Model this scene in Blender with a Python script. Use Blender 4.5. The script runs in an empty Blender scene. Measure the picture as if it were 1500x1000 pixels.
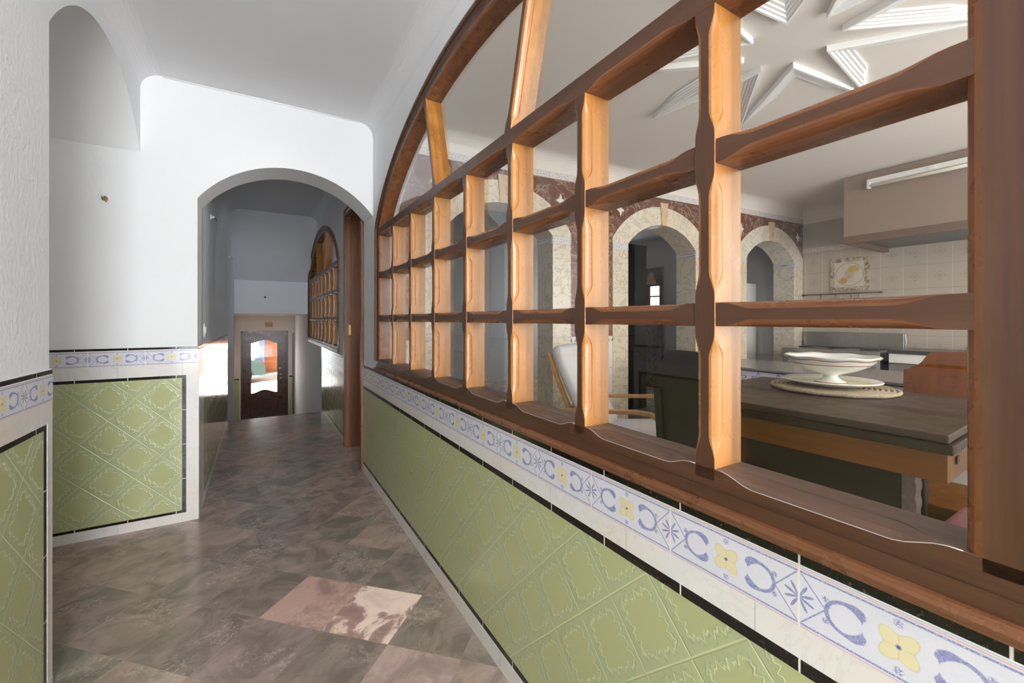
import bpy, bmesh, math, random
from mathutils import Vector, Matrix
random.seed(7)
PI = math.pi
scene = bpy.context.scene
COL = scene.collection
R = math.radians

# ------------------------------------------------------------------ node helper
class S:
    """a float/vector socket with arithmetic"""
    def __init__(s, g, sock): s.g, s.k = g, sock
    def _b(s, op, o, rev=False):
        return s.g.m(op, o, s) if rev else s.g.m(op, s, o)
    def __add__(s, o): return s._b('ADD', o)
    def __radd__(s, o): return s._b('ADD', o, True)
    def __sub__(s, o): return s._b('SUBTRACT', o)
    def __rsub__(s, o): return s._b('SUBTRACT', o, True)
    def __mul__(s, o): return s._b('MULTIPLY', o)
    def __rmul__(s, o): return s._b('MULTIPLY', o, True)
    def __truediv__(s, o): return s._b('DIVIDE', o)
    def __neg__(s): return s._b('MULTIPLY', -1.0)
class G:
    def __init__(g, name, rough=0.5, spec=0.5):
        g.mat = bpy.data.materials.new(name); g.mat.use_nodes = True
        g.t = g.mat.node_tree; g.n = g.t.nodes; g.l = g.t.links
        g.b = g.n['Principled BSDF']; g.out = g.n['Material Output']
        g.b.inputs['Roughness'].default_value = rough
        g.b.inputs['Specular IOR Level'].default_value = spec
    def put(g, inp, v):
        if isinstance(v, S): g.l.new(v.k, inp)
        elif isinstance(v, (int, float)):
            try: inp.default_value = v
            except TypeError: inp.default_value = (v, v, v)
        else:
            inp.default_value = (*v, 1.0) if len(v) == 3 and inp.type == 'RGBA' else v
    def m(g, op, a, b=None, c=None):
        n = g.n.new('ShaderNodeMath'); n.operation = op
        for i, v in enumerate((a, b, c)):
            if v is not None: g.put(n.inputs[i], v)
        return S(g, n.outputs[0])
    def pos(g):
        n = g.n.new('ShaderNodeNewGeometry'); s = g.n.new('ShaderNodeSeparateXYZ')
        g.l.new(n.outputs['Position'], s.inputs[0])
        return [S(g, s.outputs[i]) for i in range(3)]
    def obj(g):
        n = g.n.new('ShaderNodeTexCoord'); s = g.n.new('ShaderNodeSeparateXYZ')
        g.l.new(n.outputs['Object'], s.inputs[0])
        return [S(g, s.outputs[i]) for i in range(3)]
    def vec(g, x, y, z=0.0):
        n = g.n.new('ShaderNodeCombineXYZ')
        for i, v in enumerate((x, y, z)): g.put(n.inputs[i], v)
        return S(g, n.outputs[0])
    def noise(g, v, scale=5, detail=3, rough=.5, dist=0.0, col=False):
        n = g.n.new('ShaderNodeTexNoise'); g.put(n.inputs['Vector'], v)
        n.inputs['Scale'].default_value = scale; n.inputs['Detail'].default_value = detail
        n.inputs['Roughness'].default_value = rough; n.inputs['Distortion'].default_value = dist
        return S(g, n.outputs['Color' if col else 'Fac'])
    def white(g, v, col=False):
        n = g.n.new('ShaderNodeTexWhiteNoise'); n.noise_dimensions = '3D'; g.put(n.inputs['Vector'], v)
        return S(g, n.outputs['Color' if col else 'Value'])
    def voro(g, v, scale, feat='F1'):
        n = g.n.new('ShaderNodeTexVoronoi'); n.feature = feat; g.put(n.inputs['Vector'], v)
        n.inputs['Scale'].default_value = scale
        return S(g, n.outputs['Distance'])
    def ramp(g, f, stops, interp='LINEAR'):
        n = g.n.new('ShaderNodeValToRGB'); g.put(n.inputs[0], f); e = n.color_ramp
        e.interpolation = interp
        while len(e.elements) < len(stops): e.elements.new(0.5)
        for el, (p, c) in zip(e.elements, stops):
            el.position = p; el.color = (*c, 1.0)
        return S(g, n.outputs[0])
    def mix(g, f, a, b, mode='MIX'):
        n = g.n.new('ShaderNodeMix'); n.data_type = 'RGBA'; n.blend_type = mode
        g.put(n.inputs[0], f); g.put(n.inputs[6], a); g.put(n.inputs[7], b)
        return S(g, n.outputs[2])
    def sstep(g, x, a, b):            # 0 below a, 1 above b
        n = g.n.new('ShaderNodeMapRange'); n.interpolation_type = 'SMOOTHSTEP'
        g.put(n.inputs['Value'], x); n.inputs['From Min'].default_value = a; n.inputs['From Max'].default_value = b
        return S(g, n.outputs[0])
    def below(g, x, a, w): return 1.0 - g.sstep(x, a - w, a + w)
    def base(g, c): g.put(g.b.inputs['Base Color'], c)
    def rough(g, r): g.put(g.b.inputs['Roughness'], r)
    def bump(g, h, strength=.3, dist=.01):
        n = g.n.new('ShaderNodeBump'); g.put(n.inputs['Height'], h)
        n.inputs['Strength'].default_value = strength; n.inputs['Distance'].default_value = dist
        g.l.new(n.outputs[0], g.b.inputs['Normal'])
    def abs(g, x): return g.m('ABSOLUTE', x)
    def fract(g, x): return g.m('FRACT', x)
    def min(g, a, b): return g.m('MINIMUM', a, b)
    def max(g, a, b): return g.m('MAXIMUM', a, b)
    def sin(g, x): return g.m('SINE', x)
    def sqrt(g, x): return g.m('SQRT', x)
    def length(g, x, y): return g.sqrt(x * x + y * y)

def plain(name, col, rough=.5, spec=.5, metal=0.0, var=.0, scale=8):
    g = G(name, rough, spec)
    if var:
        x, y, z = g.obj()
        f = g.noise(g.vec(x, y, z), scale, 4)
        g.base(g.mix(f, tuple(c * (1 - var) for c in col), tuple(min(1, c * (1 + var)) for c in col)))
    else: g.base(col)
    g.b.inputs['Metallic'].default_value = metal
    return g.mat

def plaster(name, col, bump=.25, scale=60, rough=.75):
    g = G(name, rough, .25)
    x, y, z = g.pos(); v = g.vec(x, y, z)
    f = g.noise(v, 2.2, 3)
    g.base(g.mix(f, tuple(c * .965 for c in col), col))
    g.bump(g.noise(v, scale, 5, .6), bump, .004)
    return g.mat

def wood(name, axis, dark, light, rough=.33, spec=.5, world=True, knots=True):
    g = G(name, rough, spec)
    x, y, z = g.pos() if world else g.obj()
    c = [x, y, z]; c[axis] = c[axis] * .05
    v = g.vec(*c)
    f = g.noise(v, 26, 5, .55, .25)
    d = [x, y, z]; d[axis] = d[axis] * .03
    fine = g.noise(g.vec(*d), 160, 3, .6)
    k = [x, y, z]; k[axis] = k[axis] * .35
    kn = g.below(g.voro(g.vec(*k), 4.0), .045, .03)
    col = g.ramp(f * .8 + fine * .3 - .05, [(.25, dark), (.5, tuple((a + b) / 2 for a, b in zip(dark, light))), (.75, light)])
    if knots: col = g.mix(kn * .7, col, tuple(a * .45 for a in dark))
    g.base(col)
    wear = g.noise(g.vec(x, y, z), 14, 4, .65)
    g.rough(rough + (wear - .5) * .35)
    g.bump(fine, .12, .002)
    return g.mat

def marble_white(name, axis, tint=(.76, .745, .73), joint=None):
    g = G(name, .16, .5)
    x, y, z = g.pos(); v = g.vec(x, y, z)
    w = g.noise(v, 5.5, 6, .6, 1.6)
    vein = g.below(g.abs(w - .5), .012, .014)
    f = g.noise(v, 3.0, 3)
    col = g.mix(g.sstep(f, .38, .72), tint, tuple(c * k for c, k in zip(tint, (1.0, .93, .86))))
    col = g.mix(vein * .16, col, (.45, .42, .40))
    if joint:
        s = (x, y)[axis]
        j = g.abs(g.fract((s - joint[1]) / joint[0] + .5) - .5) * joint[0]
        col = g.mix(g.below(j, .0012, .0008), col, (.55, .52, .5))
    g.base(col); g.bump(w, .04, .002)
    return g.mat

def black_trim(name, axis, pitch, s0):
    g = G(name, .13, .5)
    x, y, z = g.pos(); v = g.vec(x, y, z)
    f = g.noise(v, 120, 3, .7)
    col = g.mix(g.sstep(f, .58, .72), (.012, .010, .009), (.11, .075, .05))
    s = (x, y, z)[axis]
    j = g.abs(g.fract((s - s0) / pitch + .5) - .5) * pitch
    col = g.mix(g.below(j, .0016, .0006), col, (.75, .72, .66))
    g.base(col)
    return g.mat

def green_tile(name, axis, s0, z0, diag=.226):
    """diagonal glazed tile with a moulded wavy ribbon along each joint"""
    g = G(name, .12, .55)
    x, y, z = g.pos(); s = (x, y)[axis]
    e = diag / math.sqrt(2)
    a = ((s - s0) + (z - z0)) * (.70711 / e); b = ((s - s0) - (z - z0)) * (.70711 / e)
    fa = g.fract(a) - .5; fb = g.fract(b) - .5
    aa = g.abs(fa); ab = g.abs(fb)
    nz = g.noise(g.vec(a, b), 5.0, 3, .6)
    wa = .030 * g.sin(fb * (2 * PI * 5.0)) + .022 * g.sin(fb * (2 * PI * 11.0) + 1.3) + (nz - .5) * .10
    wb = .030 * g.sin(fa * (2 * PI * 5.0) + .8) + .022 * g.sin(fa * (2 * PI * 11.0)) + (nz - .5) * .10
    round_ = 1.0
    ea = .5 - aa - wa; eb = .5 - ab - wb          # distance to the joint, rippled
    em = g.min(ea, eb)
    # soft corner on the smooth field (octagonal look)
    cut = (1.0 - aa - ab) * .75 - .10 + wa * .5
    em = g.min(em, cut)
    jo = g.min(.5 - aa, .5 - ab)
    joint = g.below(jo, .012, .006)
    line = g.below(g.abs(em - .150), .014, .012)
    inner = g.below(g.abs(em - .10), .010, .010)
    field = g.sstep(em, .13, .17)
    tone = g.noise(g.vec(x, y, z), 2.5, 2)
    f0 = g.mix(tone, (.425, .45, .225), (.475, .495, .265))
    rib = g.mix(nz, (.395, .44, .24), (.455, .49, .29))
    col = g.mix(field, rib, f0)
    col = g.mix(line * .62, col, (.60, .66, .42))
    col = g.mix(inner * .22, col, (.26, .32, .17))
    col = g.mix(joint * .8, col, (.56, .58, .33))
    g.base(col)
    hgt = line * .7 + inner * .3 + g.noise(g.vec(a, b), 9, 3) * .25 * (1.0 - field) - joint * 1.2 + g.noise(g.vec(x, y, z), 3.5, 2) * .55
    g.bump(hgt, .32, .0032)
    return g.mat

def band_tile(name, axis, s0, pitch, z0, hgt, world=True, warm=0.0):
    """glazed border tile: scrolls, crossing stems, half stars at the joints, a yellow flower in the middle"""
    g = G(name, .15, .5)
    if world: x, y, z = g.pos()
    else: x, y, z = g.obj()
    s = (x, y)[axis]
    p = (g.fract((s - s0) / pitch) - .5) * (pitch / hgt)      # -a/2..a/2 in tile heights
    v = (z - (z0 + hgt / 2)) / hgt                            # -.5...5
    hw = pitch / hgt / 2
    u = g.abs(p); av = g.abs(v)
    n1 = g.noise(g.vec(s * 1.0, z * 1.0), 420, 3, .7)
    n2 = g.noise(g.vec(s, z, .3), 90, 2)
    def ring(cx, cy, rx, ry, th, soft):
        dx = (u - cx) / rx; dy = (v - cy) / ry
        d = g.length(dx, dy)
        return g.below(g.abs(d - 1.0) * min(rx, ry), th, soft)
    sg = hw / 1.26
    # C scroll open toward the flower, thicker at the tips
    dx = (u - .60 * sg) / (.27 * sg); dy = v / .235
    d = g.length(dx, dy)
    tip = g.below(u, .56 * sg, .10)
    th = .028 + tip * .038
    scroll = g.sstep(th - g.abs(d - 1.0) * .25, -.012, .012)
    gap = g.sstep(u, .36 * sg, .40 * sg)
    scroll = scroll * gap * g.sstep(av + (u - .40 * sg) * 3.0, .06, .10)
    curl = g.below(g.length(u - .42 * sg, av - .16), .060, .012)
    # stems crossing near the tile end
    stem = g.below(g.abs(av - g.abs(u - .88 * sg) * 1.15), .016, .010) * g.sstep(u, .80 * sg, .84 * sg) * g.below(av, .40, .01)
    leaf = g.below(g.length(u - .88 * sg, av - .17) , .045 , .02) * g.sstep(n1, .42, .5)
    # half star at the joint
    ex = u - hw
    ang = g.m('ARCTAN2', v, ex); rr = g.length(ex, v * .95)
    star = g.sstep(.13 + .105 * g.sin(ang * 9.0 + 1.57) - rr, -.012, .012)
    # flower: four petals
    fang = g.m('ARCTAN2', v, p); fr = g.length(p, v)
    petal = g.sstep(.225 + .055 * g.m('COSINE', fang * 4.0 + PI) - fr, -.014, .014)
    pedge = g.below(g.abs(.225 + .055 * g.m('COSINE', fang * 4.0 + PI) - fr), .012, .010)
    vein = g.below(g.abs(g.sin(fang * 2.0)), .12, .08) * g.below(fr, .16, .03)
    tuft = g.below(g.length(p, av - .33), .055, .02) * g.sstep(n1, .45, .52)
    lines = g.below(g.abs(av - .425), .016, .008)
    red = g.below(g.abs(av - .472), .008, .006)
    blue = (.135, .15, .42); pale = (.72, .715, .78)
    ikc = (.20, .19, .25) if warm else (.135, .15, .42); blue = ikc
    if warm: pale = tuple(a * (1 - warm) + b * warm for a, b in zip(pale, (.74, .66, .54)))
    col = g.mix(n2, tuple(c * .94 for c in pale), pale)
    col = g.mix(g.sstep(n1, .56, .68) * .22, col, (.36, .38, .58))
    ink = g.max(g.max(scroll, stem), g.max(star, g.max(leaf, g.max(tuft, curl))))
    ink = ink * g.sstep(n1, .26, .46)
    lk = lines * g.sstep(n1, .34, .50)
    col = g.mix(ink * (.45 + g.noise(g.vec(s, z, .7), 160, 2) * .6), col, blue)
    col = g.mix(lk * .8, col, ikc)
    col = g.mix(red * .6, col, (.72, .22, .16))
    col = g.mix(petal * .85, col, (.74, .66, .36))
    col = g.mix(pedge * .35, col, (.55, .42, .20))
    col = g.mix(vein * .5, col, (.70, .38, .22))
    col = g.mix(g.below(fr, .03, .015), col, (.12, .12, .4))
    jn = g.min(hw - u, 10.0)
    col = g.mix(g.below(jn * hgt, .0016, .0006), col, (.80, .77, .72))
    g.base(col)
    g.bump(g.noise(g.vec(x, y, z), 9, 2), .06, .002)
    return g.mat

def floor_mat():
    g = G('polished_marble_floor', .2, .5)
    x, y, z = g.pos(); sz = .30
    a = ((x + y) * .70711 - 1.7586) / sz; b = ((y - x) * .70711 - 1.4545) / sz
    ia = g.m('FLOOR', a); ib = g.m('FLOOR', b)
    w = g.white(g.vec(ia, ib, 3.7)); w2 = g.white(g.vec(ia, ib, 9.1)); wc = g.white(g.vec(ia, ib, 1.3), True)
    off = g.m('MULTIPLY', w2, 40.0)
    va = g.vec(x + off, y * 1.0 + off * .7, w * 9.0)
    n1 = g.noise(va, 6.5, 8, .62, .7)
    n2 = g.noise(va, 17.0, 6, .65, .6)
    tile = g.ramp(w, [(0, (.118, .105, .098)), (.2, (.138, .116, .105)), (.4, (.122, .116, .102)), (.6, (.146, .122, .112)), (.8, (.158, .130, .120)), (.92, (.172, .138, .118)), (1.0, (.150, .128, .124))], 'LINEAR')
    # three tiles near the middle that stand out in the laying
    def cell(i, j): return g.below(g.abs(ia - i), .5, .01) * g.below(g.abs(ib - j), .5, .01)
    tile = g.mix(cell(-1, -1), tile, (.25, .175, .16))
    tile = g.mix(cell(-1, -2), tile, g.mix(g.sstep(n1, .45, .52), (.24, .165, .155), (.42, .36, .335)))
    tile = g.mix(cell(-3, 0), tile, (.20, .17, .15))
    tile = g.mix(cell(-4, 0), tile, (.40, .27, .17))
    tile = g.mix(cell(-2, -3), tile, (.22, .175, .17))
    tile = g.mix(cell(-3, -2), tile, (.25, .20, .18))
    dk = g.mix((1.0 - g.sstep(n1, .34, .60)) * .8, tile, tuple([.55] * 3), 'MULTIPLY')
    col = g.mix(g.sstep(n1, .52, .74) * .7, dk, g.mix(.55, tile, (.25, .185, .16)))
    vein = g.below(g.abs(n2 - .5), .012, .014) * g.sstep(g.noise(va, 4.0, 4), .50, .62)
    col = g.mix(vein * .5, col, (.30, .255, .235))
    col = g.mix(g.sstep(g.noise(va, 60, 4, .7), .60, .72) * .35, col, (.075, .062, .06))
    rust = g.sstep(g.noise(va, 3.3, 4), .60, .74)
    col = g.mix(rust * .35, col, (.21, .135, .08))
    j = g.min(.5 - g.abs(g.fract(a) - .5), .5 - g.abs(g.fract(b) - .5))
    col = g.mix(g.below(j, .006, .003) * .45, col, (.16, .13, .11))
    col = g.mix(1.0, col, (2.7, 2.46, 2.30), 'MULTIPLY')
    g.base(col)
    g.rough(.135 + n1 * .10)
    g.bump(g.noise(g.vec(x, y, z), 4.0, 3), .03, .004)
    return g.mat

def arch_marble(name, base, vein, world=True, block=None):
    g = G(name, .22, .5)
    x, y, z = g.pos(); v = g.vec(x, y, z)
    w = g.noise(v, 4.5, 6, .6, 2.2); f = g.noise(v, 2.2, 3)
    col = g.mix(g.sstep(f, .35, .7), base, tuple(c * k for c, k in zip(base, (.93, .87, .78))))
    col = g.mix(g.below(g.abs(w - .52), .018, .02) * .7, col, vein)
    if block:
        j = g.abs(g.fract((z - block[1]) / block[0] + .5) - .5) * block[0]
        col = g.mix(g.below(j, .003, .002) * .5, col, tuple(c * .5 for c in base))
    g.base(col)
    return g.mat

def wall_tile(name, axis, s0, pw, z0, ph, col=(.55, .475, .40), motif=True):
    g = G(name, .2, .5)
    x, y, z = g.pos(); s = (x, y)[axis]
    u = g.fract((s - s0) / pw) - .5; v = g.fract((z - z0) / ph) - .5
    ju = (.5 - g.abs(u)) * pw; jv = (.5 - g.abs(v)) * ph
    c = g.mix(g.noise(g.vec(x, y, z), 3, 2), tuple(k * .95 for k in col), col)
    if motif:
        d = g.length(u * pw, v * ph)
        a = g.m('ARCTAN2', v * ph, u * pw)
        r = .030 + .014 * g.m('COSINE', a * 4.0)
        fl = g.below(g.abs(d - r), .004, .003) + g.below(d, .010, .004)
        c = g.mix(fl * .55, c, (.34, .27, .24))
    c = g.mix(g.below(ju, .0045, .002), c, (.63, .565, .48))
    c = g.mix(g.below(jv, .003, .0015) * .7, c, (.36, .31, .27))
    g.base(c)
    g.bump(g.sstep(ju, .002, .010), .2, .003)
    return g.mat

def glass_mat():
    g = G('window_glass')
    g.n.remove(g.b)
    tr = g.n.new('ShaderNodeBsdfTransparent'); tr.inputs[0].default_value = (.93, .95, .945, 1)
    gl = g.n.new('ShaderNodeBsdfGlossy'); gl.inputs['Roughness'].default_value = .012
    gl.inputs[0].default_value = (.95, .97, 1, 1)
    fr = g.n.new('ShaderNodeFresnel')
    ge = g.n.new('ShaderNodeNewGeometry')          # same reflectance from both sides of the thin sheet
    g.put(fr.inputs[0], 1.36 + S(g, ge.outputs['Backfacing']) * (1 / 1.36 - 1.36))
    mx = g.n.new('ShaderNodeMixShader')
    g.l.new(fr.outputs[0], mx.inputs[0]); g.l.new(tr.outputs[0], mx.inputs[1]); g.l.new(gl.outputs[0], mx.inputs[2])
    g.l.new(mx.outputs[0], g.out.inputs[0])
    return g.mat

def emit(name, col, st):
    g = G(name); g.base((0, 0, 0))
    g.b.inputs['Emission Color'].default_value = (*col, 1); g.b.inputs['Emission Strength'].default_value = st
    return g.mat

# ------------------------------------------------------------------ materials
M = {}
M['plaster'] = plaster('white_plaster', (.84, .845, .86))
M['stucco'] = plaster('rough_white_stucco', (.80, .81, .83), .7, 55)
for n_ in M['stucco'].node_tree.nodes:
    if n_.type == 'BUMP': n_.inputs['Distance'].default_value = .006
M['ceil'] = plaster('ceiling_paint', (.80, .80, .815), .1, 40)
M['bluewall'] = plaster('pale_blue_paint', (.76, .79, .84))
M['beige'] = plaster('beige_bounce_paint', (.78, .68, .60))  # warm sun bounce put into the beige of the vestibule walls
M['kceil'] = plaster('kitchen_ceiling_paint', (.76, .71, .665), .08, 30)
M['farwall'] = plaster('grey_brown_plaster', (.50, .455, .42), .1, 40)  # even grey-brown tone for the wall behind the hood
M['gypsum'] = plain('white_gypsum', (.86, .86, .86), .55, .3)
M['floor'] = floor_mat()
M['glass'] = glass_mat()
DK, LT = (.048, .020, .010), (.120, .051, .026)  # darker brown pair for the front faces of the window bars
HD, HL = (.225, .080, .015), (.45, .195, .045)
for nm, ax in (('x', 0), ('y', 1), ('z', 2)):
    M['face_' + nm] = wood('dark_pine_' + nm, ax, DK, LT, .36, knots=False)
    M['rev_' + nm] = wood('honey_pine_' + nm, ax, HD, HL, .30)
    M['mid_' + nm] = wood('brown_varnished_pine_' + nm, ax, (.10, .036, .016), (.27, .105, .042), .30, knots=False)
M['ledge'] = wood('dusty_sill_pine', 1, (.070, .036, .024), (.16, .092, .064), .38, knots=False)
M['bead'] = wood('brown_pine_bead', 1, (.10, .036, .015), (.25, .10, .038), .30, knots=False)
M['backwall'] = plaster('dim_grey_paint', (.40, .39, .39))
M['doorwood'] = wood('reddish_pine', 2, (.10, .036, .016), (.26, .105, .042), .33)
M['entry'] = wood('mahogany', 2, (.035, .012, .008), (.085, .030, .018), .3, knots=False)
M['tabletop'] = wood('worn_walnut_top', 1, (.042, .025, .018), (.085, .052, .038), .45, .3, knots=False)
M['tableedge'] = wood('dark_walnut_edge', 1, (.020, .009, .006), (.042, .020, .013), .42, .25, knots=False)
M['apron'] = wood('honey_walnut', 1, (.115, .036, .004), (.215, .075, .010), .4, .3, knots=False)
M['chairdark'] = wood('black_brown_wood', 2, (.010, .006, .004), (.024, .015, .010), .45, .25, knots=False)
M['chairorange'] = wood('amber_wood', 2, (.14, .040, .005), (.25, .080, .010), .45, .25, knots=False)
M['bentwood'] = wood('light_bentwood', 0, (.36, .19, .075), (.52, .30, .13), .35, knots=False)
M['carved'] = plain('carved_grey_wood', (.16, .12, .10), .6, .4, 0, .5, 60)
M['marble_y'] = marble_white('white_marble_long', 1, joint=(.30, .11))
M['marble_x'] = marble_white('white_marble_cross', 0, joint=(.30, -.70))
M['black_y'] = black_trim('black_granite_trim_long', 1, .222, .340)
M['black_x'] = black_trim('black_granite_trim_cross', 0, .225, -.655)
M['black_z'] = black_trim('black_granite_trim_upright', 2, .213, .905)
M['green_y'] = green_tile('green_relief_tile_long', 1, .65, .685)
M['green_x'] = green_tile('green_relief_tile_cross', 0, -.74, .79 + .113, .238)
M['green_l'] = green_tile('green_relief_tile_pier', 1, 1.93, .90, .238)
M['white_metal'] = plain('white_enamel', (.82, .82, .80), .35)
M['steel'] = plain('brushed_steel', (.42, .41, .40), .32, .5, .9, .12, 30)
M['darksteel'] = plain('dark_steel', (.10, .095, .09), .35, .5, .6)
M['brass'] = plain('brass', (.75, .55, .22), .25, .5, 1.0)
M['greytop'] = plain('grey_stone_worktop', (.20, .185, .18), .22, .5, 0, .12, 25)
M['blackstone'] = plain('black_stone', (.03, .03, .03), .2)
M['hood'] = plaster('hood_plaster', (.30, .225, .18), .08, 30)
M['hoodwood'] = plain('hood_trim_brown', (.16, .10, .07), .45, .5, 0, .25, 20)
M['cushion'] = plain('white_cotton', (.74, .74, .76), .85, .2, 0, .05, 12)
M['pink'] = plain('dusty_pink_velvet', (.46, .20, .22), .8, .3, 0, .12, 20)
M['porcelain'] = plain('white_porcelain', (.86, .86, .82), .12, .6)
M['redline'] = plain('russet_glaze', (.42, .12, .06), .2)
M['yellowgl'] = plain('pale_yellow_glaze', (.74, .73, .46), .2, .5, 0, .1, 30)
M['straw'] = plain('woven_straw', (.42, .34, .24), .85, .2, 0, .45, 90)
M['black_plastic'] = plain('black_plastic', (.02, .02, .02), .4)
M['ivory'] = arch_marble('ivory_veined_marble', (.74, .66, .54), (.34, .31, .26), block=(.245, .10))
M['ivory2'] = arch_marble('ivory_arch_marble', (.76, .70, .60), (.40, .38, .33))
M['keystone'] = arch_marble('peach_marble', (.70, .50, .34), (.42, .26, .18))
M['redmarble'] = arch_marble('rosso_marble', (.155, .062, .042), (.46, .34, .28))
M['diamond'] = plain('white_marble_inlay', (.78, .75, .70), .2)
M['tube'] = plain('milky_lamp_tube', (.88, .84, .76), .25)

# ------------------------------------------------------------------ mesh builder
class MB:
    def __init__(s): s.v = []; s.f = []; s.mi = []; s.sm = []
    def add(s, vs, fs, mi=0, smooth=False):
        b = len(s.v); s.v += [tuple(v) for v in vs]
        for k, f in enumerate(fs):
            s.f.append([b + i for i in f]); s.mi.append(mi[k] if isinstance(mi, list) else mi); s.sm.append(smooth)
        return s
    def box(s, x0, x1, y0, y1, z0, z1, mi=0):
        v = [(x, y, z) for x in (x0, x1) for y in (y0, y1) for z in (z0, z1)]
        return s.add(v, [(0, 1, 3, 2), (4, 6, 7, 5), (0, 4, 5, 1), (2, 3, 7, 6), (0, 2, 6, 4), (1, 5, 7, 3)], mi)
    def bbox(s, x0, x1, y0, y1, z0, z1, r=.004, mi=0):
        """box with chamfered edges"""
        bm = bmesh.new(); bmesh.ops.create_cube(bm, size=1)
        for v in bm.verts:
            v.co = Vector((x0 + (v.co.x + .5) * (x1 - x0), y0 + (v.co.y + .5) * (y1 - y0), z0 + (v.co.z + .5) * (z1 - z0)))
        bmesh.ops.bevel(bm, geom=list(bm.edges), offset=r, segments=2, affect='EDGES', profile=.5)
        bm.verts.index_update()
        s.add([v.co[:] for v in bm.verts], [[v.index for v in f.verts] for f in bm.faces], mi); bm.free()
        return s
    def prism(s, poly, fn, d0, d1, mi=0):
        """poly: 2-D points, fn(a, b, depth) -> 3-D"""
        n = len(poly)
        v = [fn(a, b, d0) for a, b in poly] + [fn(a, b, d1) for a, b in poly]
        f = [list(range(n))[::-1], list(range(n, 2 * n))] + [[i, (i + 1) % n, n + (i + 1) % n, n + i] for i in range(n)]
        return s.add(v, f, mi)
    def loft(s, secs, closed=True, caps=True, mi=0, smooth=False, ring=False):
        n = len(secs[0]); v = [p for q in secs for p in q]; f = []; m = []
        K = len(secs)
        for k in range(K if ring else K - 1):
            k2 = (k + 1) % K
            for i in range(n if closed else n - 1):
                j = (i + 1) % n
                f.append([k * n + i, k * n + j, k2 * n + j, k2 * n + i])
                m.append(mi[i] if isinstance(mi, list) else mi)
        if caps and closed and not ring:
            mm = mi[0] if isinstance(mi, list) else mi
            f.append(list(range(n))[::-1]); m.append(mm)
            f.append([(K - 1) * n + i for i in range(n)]); m.append(mm)
        return s.add(v, f, m, smooth)
    def tube(s, pts, r, n=10, mi=0, caps=True):
        pts = [Vector(p) for p in pts]; secs = []
        up = None
        for i, p in enumerate(pts):
            t = (pts[min(i + 1, len(pts) - 1)] - pts[max(i - 1, 0)]).normalized()
            if up is None:
                up = Vector((0, 0, 1)) if abs(t.z) < .9 else Vector((1, 0, 0))
            a = t.cross(up).normalized(); b = a.cross(t).normalized(); up = b
            rr = r[i] if isinstance(r, (list, tuple)) else r
            secs.append([p + a * rr * math.cos(2 * PI * k / n) + b * rr * math.sin(2 * PI * k / n) for k in range(n)])
        return s.loft(secs, True, caps, mi, True)
    def lathe(s, prof, n=40, mi=0, c=(0, 0, 0), smooth=True):
        secs = []
        for k in range(n):
            a = 2 * PI * k / n
            secs.append([(c[0] + r * math.cos(a), c[1] + r * math.sin(a), c[2] + z) for r, z in prof])
        m = len(prof); v = [p for q in secs for p in q]; f = []; mm = []
        for k in range(n):
            k2 = (k + 1) % n
            for i in range(m - 1):
                f.append([k * m + i, k2 * m + i, k2 * m + i + 1, k * m + i + 1]); mm.append(mi[i] if isinstance(mi, list) else mi)
        return s.add(v, f, mm, smooth)
    def build(s, name, mats, parent=None, smooth_angle=None):
        me = bpy.data.meshes.new(name)
        me.from_pydata(s.v, [], s.f)
        if not isinstance(mats, (list, tuple)): mats = [mats]
        for m in mats: me.materials.append(M[m] if isinstance(m, str) else m)
        for p, i, q in zip(me.polygons, s.mi, s.sm):
            p.material_index = i; p.use_smooth = q
        bm = bmesh.new(); bm.from_mesh(me)
        bmesh.ops.remove_doubles(bm, verts=bm.verts, dist=1e-5)
        bmesh.ops.recalc_face_normals(bm, faces=bm.faces)
        bm.to_mesh(me); bm.free()
        o = bpy.data.objects.new(name, me); COL.objects.link(o)
        if parent: o.parent = parent
        return o

def tag(o, label, cat, group=None):
    o['label'] = label; o['category'] = cat
    if group: o['group'] = group
    return o
def struct(o, label=None):
    o['kind'] = 'structure'
    if label: o['label'] = label
    return o
def thing(name, label, cat, loc=(0, 0, 0), rz=0, group=None):
    o = bpy.data.objects.new(name, None); COL.objects.link(o)
    o.empty_display_size = .05
    o.location = loc; o.rotation_euler = (0, 0, rz)
    return tag(o, label, cat, group)
def smooth01(t):
    t = max(0, min(1, t)); return t * t * (3 - 2 * t)
# ------------------------------------------------------------------ setting: corridor
XR, TR, XL, YF, YB, CEIL = .75, .12, -.60, 3.2925, 3.575, 2.73
W1A, W1B, WC, WHS = .08, 3.14, 1.61, 1.53
def ring_outer(dy, grow=0.0):
    a = WHS + grow; rise = .625 + grow
    d = min(abs(dy), a)
    Rr = (a * a + rise * rise) / (2 * rise)
    circ = rise - (Rr - math.sqrt(max(0, Rr * Rr - d * d)))
    ell = rise * math.sqrt(max(0, 1 - (d / a) ** 2))
    return 1.875 + .5 * (circ + ell)

def wall_strips(mb, x0, x1, stations, solids):
    """stations: sorted y; solids(i) -> list of (za0, za1, zb0, zb1) lower/upper z at both ends"""
    for i in range(len(stations) - 1):
        ya, yb = stations[i], stations[i + 1]
        for (la, lb, ua, ub) in solids(ya, yb):
            v = [(x0, ya, la), (x0, yb, lb), (x0, yb, ub), (x0, ya, ua), (x1, ya, la), (x1, yb, lb), (x1, yb, ub), (x1, ya, ua)]
            mb.add(v, [(0, 1, 2, 3), (5, 4, 7, 6), (0, 4, 5, 1), (3, 2, 6, 7), (0, 3, 7, 4), (1, 5, 6, 2)])

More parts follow.
